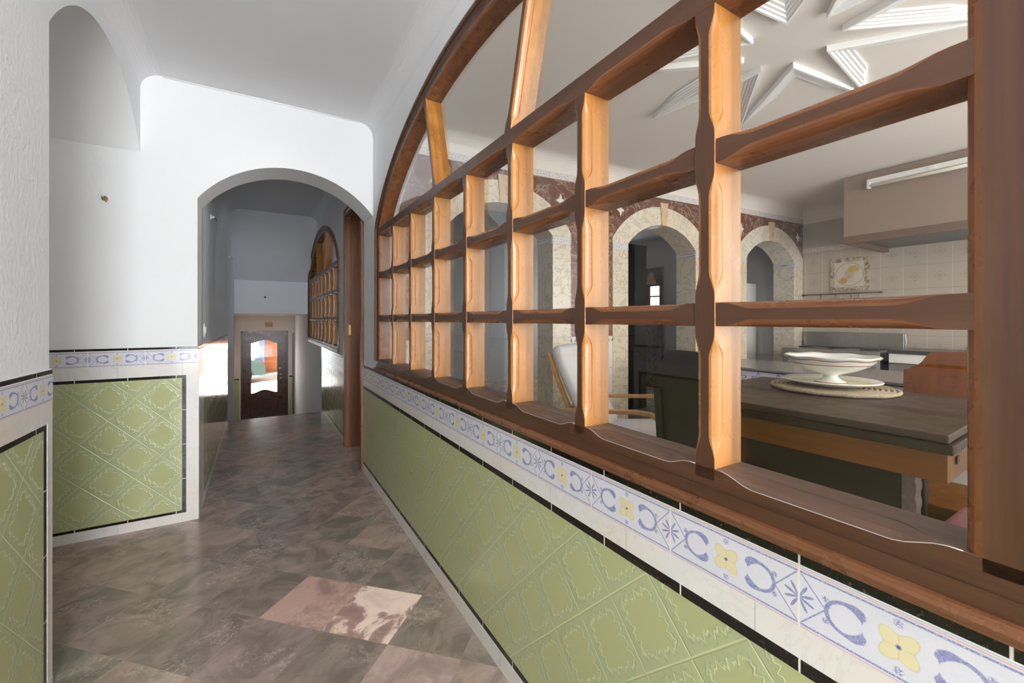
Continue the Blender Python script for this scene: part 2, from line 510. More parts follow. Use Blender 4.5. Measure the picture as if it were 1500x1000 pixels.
W2OFF = 4.755
DY0, DY1, DZ = 3.645, 4.395, 2.29
st = [-5.2]
def arch_st(off): return [off + W1A + .015 + (W1B - W1A - .03) * k / 44 for k in range(45)]
st += arch_st(0) + [DY0, DY1] + arch_st(W2OFF) + [11.25]
def rsol(ya, yb):
    m = (ya + yb) / 2; top = 2.86; bot = -1.1
    for off in (0, W2OFF):
        if off + W1A < m < off + W1B:
            z = lambda y: ring_outer(y - off - WC, -.012)
            return [(bot, bot, .885, .885), (z(ya), z(yb), top, top)]
    if DY0 < m < DY1: return [(bot, bot, -.13, -.13), (DZ, DZ, top, top)]
    return [(bot, bot, top, top)]
mb = MB(); wall_strips(mb, XR, XR + TR, st, rsol)
wall_right = struct(mb.build('wall_right', 'plaster'), 'white plaster wall holding the big arched wooden window')

# left pier wall with the arch towards the alcove
AS, AP = 1.80 * 1.25, 2.05 * 1.25
AY0, AY1 = 2.0125, YF
def seg_arch(y, y0, y1, zs, zp):
    hs = (y1 - y0) / 2; ri = zp - zs; Rr = (hs * hs + ri * ri) / (2 * ri); d = y - (y0 + y1) / 2
    return zp - Rr + math.sqrt(max(0, Rr * Rr - d * d))
st = [-5.2] + [AY0 + (AY1 - AY0) * k / 30 for k in range(31)]
mb = MB()
def lsol(ya, yb):
    if (ya + yb) / 2 > AY0:
        return [(seg_arch(ya, AY0, AY1, AS, AP), seg_arch(yb, AY0, AY1, AS, AP), 2.86, 2.86)]
    return [(0, 0, 2.86, 2.86)]
wall_strips(mb, XL - .22, XL, st, lsol)
wall_left = struct(mb.build('wall_left', 'stucco'), 'rough white stucco pier wall at the left edge')
# alcove behind the pier: barrel vault carrying on from the arch, end wall
mb = MB()
secs = []
for x in (XL - .0006, -4.5):
    secs.append([(x, AY0 + (AY1 - AY0) * k / 30, seg_arch(AY0 + (AY1 - AY0) * k / 30, AY0, AY1, AS, AP) - .0015) for k in range(31)])
mb.loft(secs, False, False, 0, True)
struct(mb.build('ceiling_alcove', 'plaster'), 'grey vaulted ceiling of the alcove behind the left pier')
mb = MB(); mb.box(-4.6, -4.48, 1.8, YF + .1, 0, 2.8); mb.box(-4.5, XL - .22, 1.90, AY0, 0, AS)
struct(mb.build('wall_alcove', 'plaster'), 'white end wall of the alcove')

# front wall with the arched passage
PX0, PX1, PS, PP = -.326, .765, 2.015, 2.296
def fcol(mb, xa, xb, za, zb, ua, ub, y0, y1):
    v = [(xa, y0, za), (xb, y0, zb), (xb, y0, ub), (xa, y0, ua), (xa, y1, za), (xb, y1, zb), (xb, y1, ub), (xa, y1, ua)]
    mb.add(v, [(0, 1, 2, 3), (5, 4, 7, 6), (0, 4, 5, 1), (3, 2, 6, 7), (0, 3, 7, 4), (1, 5, 6, 2)])
mb = MB(); fcol(mb, -4.5, PX0, 0, 0, 2.86, 2.86, YF, YB)
xs = [PX0 + (PX1 - PX0) * k / 40 for k in range(41)]
for a, b in zip(xs, xs[1:]):
    fcol(mb, a, min(b, XR), seg_arch(a, PX0, PX1, PS, PP), seg_arch(min(b, XR), PX0, PX1, PS, PP), 2.86, 2.86, YF, YB)
wall_front = struct(mb.build('wall_front', 'plaster'), 'bright white wall with the low arched passage')

# passage beyond
mb = MB(); mb.box(PX0 - .2, PX0, YB - .02, 8.05, -1.1, 2.86)
wall_passage = struct(mb.build('wall_passage', 'bluewall'), 'shaded left wall of the passage beyond the arch')

# ceilings with rounded coves
def coved(mb, x0, x1, ya, yb, z, r, mi=0):
    prof = [(x0, z - r)] + [(x0 + r - r * math.cos(t), z - r + r * math.sin(t)) for t in [PI / 2 * k / 8 for k in range(1, 9)]]
    prof += [(x1 - r + r * math.sin(t), z - r + r * math.cos(t)) for t in [PI / 2 * k / 8 for k in range(0, 9)]]
    prof += [(x1, z + .1), (x0, z + .1)]
    mb.loft([[(x, ya, zz) for x, zz in prof], [(x, yb, zz) for x, zz in prof]], True, True, mi)
mb = MB(); coved(mb, XL, XR, -5.2, YF, CEIL, .10)
struct(mb.build('ceiling', 'ceil'), 'pale grey corridor ceiling with rounded cove edges')
mb = MB(); mb.tube([(-.497, YF - .002, CEIL - .002), (.652, YF - .002, CEIL - .002)], .007, 6)
struct(mb.build('trim_1', 'gypsum'), 'thin white bead where the ceiling meets the front wall')
mb = MB(); coved(mb, PX0, XR, YB, 6.70, CEIL, .12)
prof = [(6.70, CEIL + .1), (6.70, CEIL), (8.0, 1.885), (8.0, 1.345), (8.12, 1.345), (8.12, CEIL + .1)]
mb.prism(prof, lambda a, b, d: (d, a, b), PX0 - .3, XR, 0)
struct(mb.build('ceiling_passage', 'bluewall'), 'bluish sloping soffit over the stair at the end of the passage')

# floor, steps, vestibule
mb = MB()
for x0, x1, y0, y1 in ((-4.5, .80, -5.2, YF), (PX0, .80, YF, 6.25), (.80, 6.4, -1.6, 8.6)):
    mb.box(x0, x1, y0, y1, -.12, 0)
struct(mb.build('floor', 'floor'), 'polished mottled marble floor laid on the diagonal')
mb = MB()
for k in range(1, 6):
    mb.box(PX0, XR, 6.25 + .28 * (k - 1), 6.25 + .28 * k + .02, -1.2, -.177 * k)
mb.box(-1.0, XR, 7.6, 11.45, -1.2, -1.06)
struct(mb.build('stair_floor', 'floor'), 'marble steps going down to the entrance')
mb = MB(); mb.box(-1.0, XR, 8.05, 11.45, 1.345, 1.5)
struct(mb.build('ceiling_vestibule', 'beige'))
VD = 11.25
mb = MB()
mb.box(-1.0, -.33, VD, VD + .2, -1.1, 1.4); mb.box(.61, XR, VD, VD + .2, -1.1, 1.4); mb.box(-.33, .61, VD, VD + .2, .985, 1.4)
mb.box(-.62, -.50, 8.05, VD, -1.1, 1.4)
mb.box(-.62, PX0, 8.0, 8.05, -1.1, 1.4)
wall_entry = struct(mb.build('wall_entry', 'beige'), 'beige wall around the entrance door')
mb = MB()
for a, b in ((-.50, -.36), (.635, .70)):
    mb.box(a, b, VD - .01, VD, -1.06, -.10)
mb.build('tile_panel', 'green_x', wall_entry)
mb = MB()
for a, b in ((-.50, -.36), (.635, .70)):
    mb.box(a, b, VD - .012, VD, -.10, -.075)
mb.build('tile_border', 'black_x', wall_entry)
mb = MB(); mb.box(.70, .725, VD - .03, VD, -1.06, .94)
mb.build('dark_post', 'entry', wall_entry)

# ------------------------------------------------------------------ tiled dado
def dado_y(parent, x, sgn, y0, y1, zs, gm, bandspec, endframe=None, low=0.0, skirt=True):
    """long wall facing sgn along x; zs = (skirt, black0, green1, black1, marble1, band1, black2)"""
    z0, z1, z2, z3, z4, z5, z6 = zs
    ge = y1 if endframe is None else y1 - endframe
    def pc(name, mat, a, b, za, zb, t):
        m = MB(); m.box(*(sorted((x, x + sgn * t))), a, b, za, zb); return m.build(name, mat, parent)
    pc('marble_skirting', 'marble_y', y0, y1, low, low + z0, .009)
    pc('black_border', 'black_y', y0, y1 if endframe is None else y1 - endframe + .022, low + z0, low + z1, .007)
    pc('tile_panel', gm, y0, ge, low + z1, z2, .006)
    pc('black_border', 'black_y', y0, y1 if endframe is None else y1 - endframe + .022, z2, z3, .007)
    pc('marble_strip', 'marble_y', y0, y1, z3, z4, .008)
    pc('painted_border', bandspec, y0, y1, z4, z5, .009)
    pc('black_border', 'black_y', y0, y1, z5 + .003, z6, .008)
    m = MB(); m.box(*(sorted((x, x + sgn * .0065))), y0, y1, z5, z5 + .003); m.box(*(sorted((x, x + sgn * .0065))), y0, y1, z6, z6 + .004)
    m.build('grout_line', 'gypsum', parent)
    if endframe:
        pc('black_upright', 'black_z', ge, ge + .022, low + z1, z2, .007)
        pc('marble_upright', 'marble_y', ge + .022, y1, low + z0, z3, .008)
ZR = (.064, .085, .685, .708, .7588, .856, .880)
M['band_r'] = band_tile('blue_scroll_border_long', 1, .340, .245, .7588, .0972)
dado_y(wall_right, XR, -1, -5.2, 3.60, ZR, 'green_y', 'band_r')
dado_y(wall_right, XR, -1, 4.445, 6.25, ZR, 'green_y', 'band_r')
ZLS = (.056, .0715, .890, .9075, .9775, 1.066, 1.0825)
M['band_l'] = band_tile('blue_scroll_border_pier', 1, 1.81, .25, .9775, .0885)
dado_y(wall_left, XL, 1, -5.2, AY0, ZLS, 'green_l', 'band_l', .062)
dado_y(wall_passage, PX0, 1, YB, 6.25, ZLS, 'green_l', 'band_l')
M['band_f'] = band_tile('blue_scroll_border_cross', 0, -.826, .25, .9775, .0885)
def dado_x(parent, y, x0, x1, gx1, zs):
    z0, z1, z2, z3, z4, z5, z6 = zs
    def pc(name, mat, a, b, za, zb, t):
        m = MB(); m.box(a, b, y - t, y, za, zb); return m.build(name, mat, parent)
    pc('marble_skirting', 'marble_x', x0, x1, 0, z0, .009)
    pc('black_border', 'black_x', x0, gx1 + .021, z0, z1, .007)
    pc('tile_panel', 'green_x', x0, gx1, z1, z2, .006)
    pc('black_upright', 'black_z', gx1, gx1 + .021, z1, z2, .007)
    pc('black_border', 'black_x', x0, gx1 + .021, z2, z3, .007)
    pc('marble_upright', 'marble_x', gx1 + .021, x1, z0, z3, .008)
    pc('marble_strip', 'marble_x', x0, x1, z3, z4, .008)
    pc('painted_border', 'band_f', x0, x1, z4, z5, .009)
    pc('black_border', 'black_x', x0, x1, z5 + .003, z6, .008)
    m = MB(); m.box(x0, x1, y - .0065, y, z5, z5 + .003); m.build('grout_line', 'gypsum', parent)
dado_x(wall_front, YF, -4.4, PX0, -.402, ZLS)
# reveal of the passage arch carries the same tiling
m = MB(); m.box(PX0, PX0 + .008, YF - .009, YB, 0, .9075); m.build('marble_reveal', 'marble_y', wall_front)
m = MB(); m.box(PX0, PX0 + .009, YF - .009, YB, .9775, 1.066); m.build('painted_border', 'band_l', wall_front)
m = MB(); m.box(PX0, PX0 + .008, YF - .009, YB, 1.069, 1.0825); m.build('black_border', 'black_y', wall_front)
m = MB(); m.box(PX0, PX0 + .008, YF - .009, YB, .9075, .9775); m.build('marble_strip', 'marble_y', wall_front)

# ------------------------------------------------------------------ arched wooden window
XF = XR - .012
GD = .052        # depth of the glass behind the face
DEP = .085
def bar(mb, p0, p1, stops, w, q0=0.0, ch=.0115, lo=True, hi=True, e0=.012, e1=.062, depth=DEP, crossing=None):
    """chamfer-stopped bar in the window plane; p=(y,z); stops: joint positions along the bar (each bay is stopped at both ends)"""
    P0, P1 = Vector(p0), Vector(p1); L = (P1 - P0).length; t = (P1 - P0) / L; n = Vector((-t.y, t.x))
    hw = w / 2
    ss = set([0.0, L])
    for k in range(len(stops) - 1):
        a, b = stops[k] + (crossing or 0), stops[k + 1] - (crossing or 0)
        for e in (0, e0, e0 + (e1 - e0) * .2, e0 + (e1 - e0) * .4, e0 + (e1 - e0) * .6, e0 + (e1 - e0) * .8, e1):
            ss.add(a + e); ss.add(b - e)
    ss = sorted(x for x in ss if -1e-6 <= x <= L + 1e-6)
    def c_at(s):
        for k in range(len(stops) - 1):
            a, b = stops[k] + (crossing or 0), stops[k + 1] - (crossing or 0)
            if a <= s <= b:
                return ch * smooth01((min(s - a, b - s) - e0) / (e1 - e0)) + .0008
        return .0008
    secs = []
    for s in ss:
        c = c_at(s); q = q0
        cl = c if lo else .0008; cu = c if hi else .0008
        kl, ku = min(1, cl / ch), min(1, cu / ch); dl, du = cl * 1.75, cu * 1.75; gq = .0022
        left = [(-hw, depth), (-hw, q + dl + gq * 2 * kl + .0002), (-hw + gq * kl, q + dl + gq * kl + .0001), (-hw, q + dl), (-hw + cl * .10, q + dl * .60), (-hw + cl * .34, q + dl * .25), (-hw + cl * .66, q + dl * .06), (-hw + cl, q)]
        right = [(hw - cu, q), (hw - cu * .66, q + du * .06), (hw - cu * .34, q + du * .25), (hw - cu * .10, q + du * .60), (hw, q + du), (hw - gq * ku, q + du + gq * ku + .0001), (hw, q + du + gq * 2 * ku + .0002), (hw, depth)]
        poly = left + right
        secs.append([(XF + d, (P0 + t * s + n * o).x, (P0 + t * s + n * o).y) for o, d in poly])
    mi = [1] * 7 + [0] + [1] * 8
    mb.loft(secs, True, True, mi)
def clear(mb, y0, y1, z0, z1): pass
PIT = .36875; JY = [.135 + PIT * k for k in range(9)]
ZB, ZS = .945, [.945, 1.26, 1.5688, 1.875]
# frame = arch ring with both jambs
mb = MB()
path = [(W1A, .95), (W1A, 1.3), (W1A, 1.7)]
ys = [W1A + (W1B - W1A) * (0.5 - 0.5 * math.cos(PI * k / 60)) for k in range(61)]
path += [(y, ring_outer(y - WC)) for y in ys] + [(W1B, 1.7), (W1B, 1.3), (W1B, .95)]
secprof = [(0, DEP), (0, -.010), (.004, -.014), (.014, -.016), (.020, -.012), (.024, -.002), (.028, 0), (.060, 0), (.067, .002), (.073, .008), (.075, .013), (.075, DEP)]
secs = []
for i, p in enumerate(path):
    a, b = Vector(path[max(i - 1, 0)]), Vector(path[min(i + 1, len(path) - 1)])
    t = (b - a).normalized()
    n = Vector((t.y, -t.x))
    if n.dot(Vector((WC, 1.6)) - Vector(p)) < 0: n = -n
    ext = .03 * smooth01((2.12 - p[1]) / .55) if p[0] < .3 else 0.0        # the near jamb has a wider plain face
    secs.append([(XF + (q if ext < .01 or q > 0 else q * (1 - ext / .03)), p[0] + n.x * r - (ext if r < .03 else 0), p[1] + n.y * r) for r, q in secprof])
mi = [1, 0, 0, 0, 0, 0, 0, 1, 1, 1, 1, 1]
mb.loft(secs, True, True, mi)
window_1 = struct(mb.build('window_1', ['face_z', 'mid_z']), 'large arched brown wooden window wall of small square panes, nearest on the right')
def wpart(mb, name, mats): return mb.build(name, mats, window_1)
# sill: board, bead, ledge
mb = MB()
prof = [(-.004, .905), (-.012, .9045), (-.018, .901), (-.020, .896), (-.018, .890), (-.013, .886), (-.012, .882), (DEP, .882), (DEP, .905)]
mb.prism(prof, lambda a, b, d: (XF + a, d, b), W1A - .045, W1B + .0, 0)
wpart(mb, 'sill_bead', ['bead'])
mb = MB(); mb.box(XF - .003, XF + DEP, W1A - .045, W1B - .005, .905, .93)
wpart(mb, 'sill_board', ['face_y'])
mb = MB(); bar(mb, (JY[0] - .09, ZB), (JY[8], ZB), [.09 + k * PIT for k in range(9)], .045, 0, .016, False, True, .012, .07, crossing=.021)
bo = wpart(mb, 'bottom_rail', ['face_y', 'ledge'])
for k, z in enumerate(ZS[1:3]):
    mb = MB(); bar(mb, (JY[0], z), (JY[8], z), [q * PIT for q in range(9)], .045, .002, .0125, True, True, .012, .07, crossing=.021)
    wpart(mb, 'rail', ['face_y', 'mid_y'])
mb = MB(); bar(mb, (JY[0] - .02, ZS[3]), (JY[8] + .02, ZS[3]), [.02 + q * PIT for q in range(9)], .052, -.001, .0125, True, False, .012, .07, crossing=.021)
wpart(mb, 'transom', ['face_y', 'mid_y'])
for k in range(1, 8):
    mb = MB(); z0 = .945
    bar(mb, (JY[k], z0), (JY[k], 1.875), [0, 1.26 - z0, 1.5688 - z0, 1.875 - z0], .042, 0, .0118, True, True, .014, .06, crossing=.0225)
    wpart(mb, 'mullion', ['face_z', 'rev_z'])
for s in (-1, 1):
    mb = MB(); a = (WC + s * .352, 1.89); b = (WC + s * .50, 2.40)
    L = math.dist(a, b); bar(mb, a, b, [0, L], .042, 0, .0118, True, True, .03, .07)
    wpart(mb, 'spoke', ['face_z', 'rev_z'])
# panes
def pane(poly):
    m = MB(); m.prism(poly, lambda a, b, d: (d, a, b), XF + GD, XF + GD + .004); wpart(m, 'pane', 'glass')
for k in range(8):
    for z0, z1 in zip(ZS, ZS[1:]):
        pane([(JY[k] + .012, z0 + .012), (JY[k + 1] - .012, z0 + .012), (JY[k + 1] - .012, z1 - .012), (JY[k] + .012, z1 - .012)])
def inner(y): return ring_outer(y - WC) - .05
ya = [W1A + .03 + (WC - .40 - W1A - .03) * k / 16 for k in range(17)]
pane([(y, 1.885) for y in (ya[0], WC - .355)] + [(WC - .49, inner(WC - .49))] + [(y, max(1.89, inner(y))) for y in ya[::-1] if y < WC - .5])
pane([(2 * WC - y, z) for y, z in ([(ya[0], 1.885), (WC - .355, 1.885), (WC - .49, inner(WC - .49))] + [(y, max(1.89, inner(y))) for y in ya[::-1] if y < WC - .5])])
yb = [WC - .49 + .98 * k / 12 for k in range(13)]
pane([(WC - .35, 1.885), (WC + .35, 1.885)] + [(y, inner(y)) for y in yb[::-1]])
M['sealant'] = plain('aged_sealant', (.50, .44, .40), .6)
# worn pale sealant bead along each bottom opening
for k in range(8):
    a, b = JY[k] + .021, JY[k + 1] - .021; pts = []
    for i in range(25):
        y = a + (b - a) * i / 24; e = min(y - a, b - y)
        c = .016 * smooth01((e - .012) / .058)
        pts.append((XF - .0002, y, ZB + .0225 - c))
    m = MB(); m.tube(pts, .0007, 5); wpart(m, 'sealant_bead', 'sealant')
# second arched window further along (same joinery)
window_2 = window_1.copy(); COL.objects.link(window_2); window_2.name = 'window_2'; window_2.location.y = W2OFF
window_2['label'] = 'second arched wooden window, seen through the passage beyond the doorway'
for ch in [c for c in bpy.data.objects if c.parent == window_1]:
    if ch.name.startswith('sill'): continue
    c = ch.copy(); COL.objects.link(c); c.parent = window_2
m = MB(); m.box(XF - .01, XF + DEP, W1A + W2OFF, W1B + W2OFF, .884, .93); o = m.build('sill_board', 'face_y'); o.parent = window_2; o.location.y = -W2OFF

# ------------------------------------------------------------------ doorway in the right wall
mb = MB()
mb.box(XR - .012, XR + TR + .012, DY0, DY0 + .03, 0, DZ - .03); mb.box(XR - .012, XR + TR + .012, DY1 - .03, DY1, 0, DZ - .03)
mb.box(XR - .012, XR + TR + .012, DY0, DY1, DZ - .03, DZ)
door_1 = struct(mb.build('door_1', 'doorwood'), 'open reddish wooden door frame just beyond the arch')
mb = MB()
for a, b in ((DY0 - .035, DY0 + .005), (DY1 - .005, DY1 + .045)):
    mb.bbox(XR - .024, XR - .002, a, b, 0, DZ + .03, .005)
mb.bbox(XR - .024, XR - .002, DY0 - .035, DY1 + .045, DZ - .004, DZ + .04, .005)
mb.build('casing', 'doorwood', door_1)
mb = MB(); mb.box(XR + .04, XR + .052, DY1 - .0435, DY1 - .03, 0, DZ - .03); mb.build('door_stop', 'doorwood', door_1)
mb = MB(); mb.box(XR + .012, XR + .034, DY1 - .032, DY1 - .029, 1.10, 1.20); mb.build('strike_plate', 'brass', door_1)

# ------------------------------------------------------------------ entrance door
mb = MB()
DX0, DX1 = -.33, .61
gx0, gx1, gz0, gz1 = -.13, .385, -.40, .745
def cyma(t): return .035 * math.cos(2 * PI * t)           # wavy edge of the glazing
ts = [k / 24 for k in range(25)]
for a, b in zip(ts, ts[1:]):
    xa, xb = gx0 + (gx1 - gx0) * a, gx0 + (gx1 - gx0) * b
    fcol(mb, xa, xb, gz1 - cyma(a), gz1 - cyma(b), .975, .975, VD + .02, VD + .065)
    fcol(mb, xa, xb, -1.055, -1.055, gz0 - cyma(a), gz0 - cyma(b), VD + .02, VD + .065)
mb.box(DX0 + .04, gx0, VD + .02, VD + .065, -1.055, .975); mb.box(gx1, DX1 - .04, VD + .02, VD + .065, -1.055, .975)
door_2 = struct(mb.build('door_2', 'entry'), 'dark brown entrance door with a wavy glass light at the foot of the stair')
mb = MB(); mb.box(DX0, DX0 + .04, VD - .02, VD + .12, -1.06, .985); mb.box(DX1 - .04, DX1, VD - .02, VD + .12, -1.06, .985); mb.box(DX0, DX1, VD - .02, VD + .12, .955, .985)
mb.build('door_frame', 'entry', door_2)
mb = MB(); mb.box(gx0 - .02, gx1 + .02, VD + .04, VD + .045, gz0 - .05, gz1 + .05); mb.build('pane', 'glass', door_2)
mb = MB(); mb.bbox(gx0 - .02, gx1 + .02, VD + .005, VD + .02, -.95, -.56, .012); mb.build('raised_panel', 'entry', door_2)
mb = MB(); mb.lathe([(0, 0), (.026, 0), (.026, .006), (.009, .010), (.009, .035), (.024, .042), (.028, .056), (.018, .068), (0, .070)], 16)
o = mb.build('door_knob', 'steel', door_2); o.location = (.445, VD + .02, .12); o.rotation_euler = (PI / 2, 0, 0)
for zz in (-.03, -.12):
    mb = MB(); mb.lathe([(0, 0), (.02, 0), (.02, .008), (.012, .012), (0, .012)], 14)
    o = mb.build('lock', 'steel', door_2); o.location = (.455, VD + .02, zz); o.rotation_euler = (PI / 2, 0, 0)
# small objects on the corridor walls
mb = MB(); mb.bbox(-.075, .075, -.02, 0, -.055, .055, .006)
o = mb.build('plaque', plain('terracotta_plaque', (.52, .30, .16), .5, .4, 0, .3, 40)); o.location = (.22, VD, 1.135)
tag(o, 'small brownish square plaque on the beige wall above the entrance door', 'plaque')
sw = thing('light_switch', 'white oval light switch on the shaded left wall just inside the arch', 'switch', (PX0, 3.66, 1.175), 0)
mb = MB(); mb.lathe([(0, .010), (.022, .010), (.030, .006), (.032, 0)], 24); o = mb.build('plate', 'white_metal', sw); o.rotation_euler = (0, PI / 2, 0); o.scale = (1.6, 1, 1)
mb = MB(); mb.bbox(.008, .014, -.009, .009, -.022, .022, .002); mb.build('rocker', 'white_metal', sw)
for nm, lab, yy, zz in (('wall_plug', 'small capped wire stub high on the shaded passage wall, nearer the arch', 4.12, 2.07), ('wall_plug', 'small capped wire stub on the shaded passage wall, far end near the sloping soffit', 6.55, 2.06)):
    t = thing(nm, lab, 'wall plug', (PX0, yy, zz))
    mb = MB(); mb.lathe([(0, .03), (.008, .028), (.011, .012), (.022, .006), (.024, 0)], 14); o = mb.build('cap', 'white_metal', t); o.rotation_euler = (0, PI / 2, 0)
    mb = MB(); mb.tube([(.02, 0, 0), (.035, .006, -.008), (.04, .012, -.028)], .003, 6); mb.build('wire', 'black_plastic', t)
t = thing('wall_hook', 'small bent hook with loose wire ends on the bright front wall', 'hook', (-.757, YF, 1.95))
mb = MB(); mb.lathe([(0, .012), (.010, .012), (.014, .006), (.015, 0)], 14); o = mb.build('rosette', plain('aged_metal', (.35, .31, .22), .4, .5, .6), t); o.rotation_euler = (PI / 2, 0, 0)
mb = MB(); mb.tube([(0, -.01, 0), (.012, -.024, .004), (.02, -.03, -.012), (.012, -.034, -.028)], .0035, 7); mb.build('hook_wire', 'brass', t)
mb = MB(); mb.tube([(0, -.01, 0), (-.008, -.02, .012), (-.012, -.024, .024)], .0028, 6); mb.build('loose_wire', 'white_metal', t)
t = thing('wall_plug', 'tiny dark plug on the wall over the stair opening', 'wall plug', (.10, 8.0, 1.62))
mb = MB(); mb.lathe([(0, .02), (.010, .018), (.016, 0)], 12); o = mb.build('cap', 'darksteel', t); o.rotation_euler = (PI / 2, 0, 0)
# ------------------------------------------------------------------ kitchen shell
AW = -0.06477
ARCH = [(.551, 1.553), (2.455, 3.447), (4.349, 5.341)]
KS, KP, ATH = 2.01, 2.25, .26
st = [.121]
for a, b in ARCH: st += [a + (b - a) * k / 24 for k in range(25)]
st += [5.72]
mb = MB()
for xa, xb in zip(st, st[1:]):
    m = (xa + xb) / 2; la = lb = 0
    for a, b in ARCH:
        if a < m < b: la, lb = seg_arch(xa, a, b, KS, KP), seg_arch(xb, a, b, KS, KP)
    v = [(xa, 0, la), (xb, 0, lb), (xb, 0, 2.86), (xa, 0, 2.86), (xa, ATH, la), (xb, ATH, lb), (xb, ATH, 2.86), (xa, ATH, 2.86)]
    mb.add(v, [(0, 1, 2, 3), (5, 4, 7, 6), (0, 4, 5, 1), (3, 2, 6, 7), (0, 3, 7, 4), (1, 5, 6, 2)], [0, 2, 1, 2, 1, 1])
wall_k = struct(mb.build('wall_kitchen_back', ['redmarble', 'ivory2', 'backwall']), 'kitchen wall of three marble arches with red-brown spandrels')
wall_k.location = (.75, 3.2, 0); wall_k.rotation_euler.z = AW
def kp(mb, name, mat):
    return mb.build(name, mat, wall_k)
CZ = KP - .641
M['band_k'] = band_tile('kitchen_scroll_border', 0, 0.0, .2, 2.535, .06, warm=.35)
M['band_s'] = band_tile('kitchen_spring_border', 0, 0.05, .2, 1.945, .065, warm=.2)
g = G('tree_motif_border', .2); x, y, z = g.pos()
u = g.abs(g.fract(x / .055) - .5) * .055; v_ = z - 1.035
tri = g.below(u + v_ * .36, .018, .002) * g.sstep(v_, .004, .008)
g.base(g.mix(tri, (.72, .69, .64), (.07, .065, .06))); M['treeband'] = g.mat
M['ktile_x'] = wall_tile('white_wall_tile_cross', 0, 0.0, .2, 0.03, .25, (.76, .77, .80), False)
for a, b in ARCH:
    c = (a + b) / 2
    for s, e in ((a - .2, a), (b, b + .2)):
        mb = MB(); mb.box(s, e, -.007, .0, 0, 1.945); kp(mb, 'marble_pier', 'ivory')
        mb = MB(); mb.box(s - .0, e + .0, -.010, .0, 1.945, 2.01); kp(mb, 'painted_border', 'band_s')
    for xx, sg in ((a, 1), (b, -1)):
        mb = MB(); mb.box(*sorted((xx, xx + sg * .006)), 0, ATH, 1.945, 2.01); kp(mb, 'painted_border', 'band_s')
    mb = MB(); secs = []; hs = (b - a) / 2; n = 28
    t0 = math.asin((KS - CZ) / .641); t1 = math.acos(.70 / .831)
    for k in range(n + 1):
        ti = PI - t0 - (PI - 2 * t0) * k / n; to = PI - t1 - (PI - 2 * t1) * k / n
        pi_ = (c + .641 * math.cos(ti), CZ + .641 * math.sin(ti)); po = (c + .831 * math.cos(to), CZ + .831 * math.sin(to))
        if k in (0, n): pi_ = (a if k == 0 else b, KS)
        secs.append([(pi_[0], 0, pi_[1]), (pi_[0], -.008, pi_[1]), (po[0], -.008, po[1]), (po[0], 0, po[1])])
    mb.loft(secs)
    for s in (-1, 1):
        xo = c + s * .70; xi = a if s < 0 else b
        mb.prism([(xi, KS), (xo, KS), (xo, CZ + .448)], lambda p, q, d: (p, d, q), -.008, 0)
    kp(mb, 'arch_ring', 'ivory2')
    mb = MB(); mb.prism([(c - .035, KP - .005), (c + .035, KP - .005), (c + .055, KP + .235), (c - .055, KP + .235)], lambda p, q, d: (p, d, q), -.02, 0)
    kp(mb, 'keystone', 'keystone')
    for s in (-1, 1):
        cx, cz = c + s * .59, 2.345; poly = []
        for k in range(16):
            an = PI / 2 * (k / 4); r = .058 if k % 4 == 0 else (.024 if k % 4 == 2 else .034)
            poly.append((cx + r * math.cos(an) * .85, cz + r * math.sin(an) * 1.1))
        mb = MB(); mb.prism(poly, lambda p, q, d: (p, d, q), -.004, 0); kp(mb, 'star_inlay', 'diamond')
mb = MB(); mb.box(.121, 5.56, -.009, 0, 2.535, 2.595); kp(mb, 'painted_frieze', 'band_k')
mb = MB(); prof = [(0, 2.595)] + [(-.135 + .135 * math.cos(t), 2.595 + .135 * math.sin(t)) for t in [PI / 2 * k / 8 for k in range(1, 9)]] + [(0, 2.73)]
mb.prism(prof, lambda p, q, d: (d, p, q), .121, 5.56); kp(mb, 'ceiling_cove', 'kceil')
segs = [(.121, ARCH[0][0] - .2), (ARCH[0][1] + .2, ARCH[1][0] - .2), (ARCH[1][1] + .2, ARCH[2][0] - .2)]
for a, b in segs:
    mb = MB(); mb.box(a, b, -.005, 0, 0, 1.03); kp(mb, 'white_tiling', 'ktile_x')
    mb = MB(); mb.box(a, b, -.007, 0, 1.03, 1.09); kp(mb, 'motif_border', 'treeband')

HX = 6.30
mb = MB(); mb.box(HX, HX + .15, -1.6, 3.2, 0, 2.86)
wall_h = struct(mb.build('wall_kitchen_far', 'farwall'), 'kitchen wall behind the cooker hood')
M['ktile_y'] = wall_tile('white_wall_tile_long', 1, 2.006, .2, 1.597, .263)
M['band_h'] = band_tile('brown_border', 1, 0.0, .2, 2.14, .06, warm=.7)
mb = MB(); mb.box(HX - .008, HX, -1.6, 2.85, .8, 2.14); mb.build('wall_tiling', 'ktile_y', wall_h)
mb = MB(); mb.box(HX - .011, HX, -1.6, 2.85, 2.14, 2.20); mb.build('painted_border', 'band_h', wall_h)
mb = MB(); prof = [(HX, 2.53)] + [(HX - .2 + .2 * math.cos(t), 2.53 + .2 * math.sin(t)) for t in [PI / 2 * k / 8 for k in range(1, 9)]] + [(HX, 2.73)]
mb.prism(prof, lambda p, q, d: (p, d, q), -1.6, 2.86); mb.build('ceiling_cove', 'kceil', wall_h)
mb = MB(); mb.box(XR + TR, HX + .1, -1.6, 3.35, 2.73, 2.9)
struct(mb.build('ceiling_kitchen', 'kceil'), 'white kitchen ceiling with a moulded star')
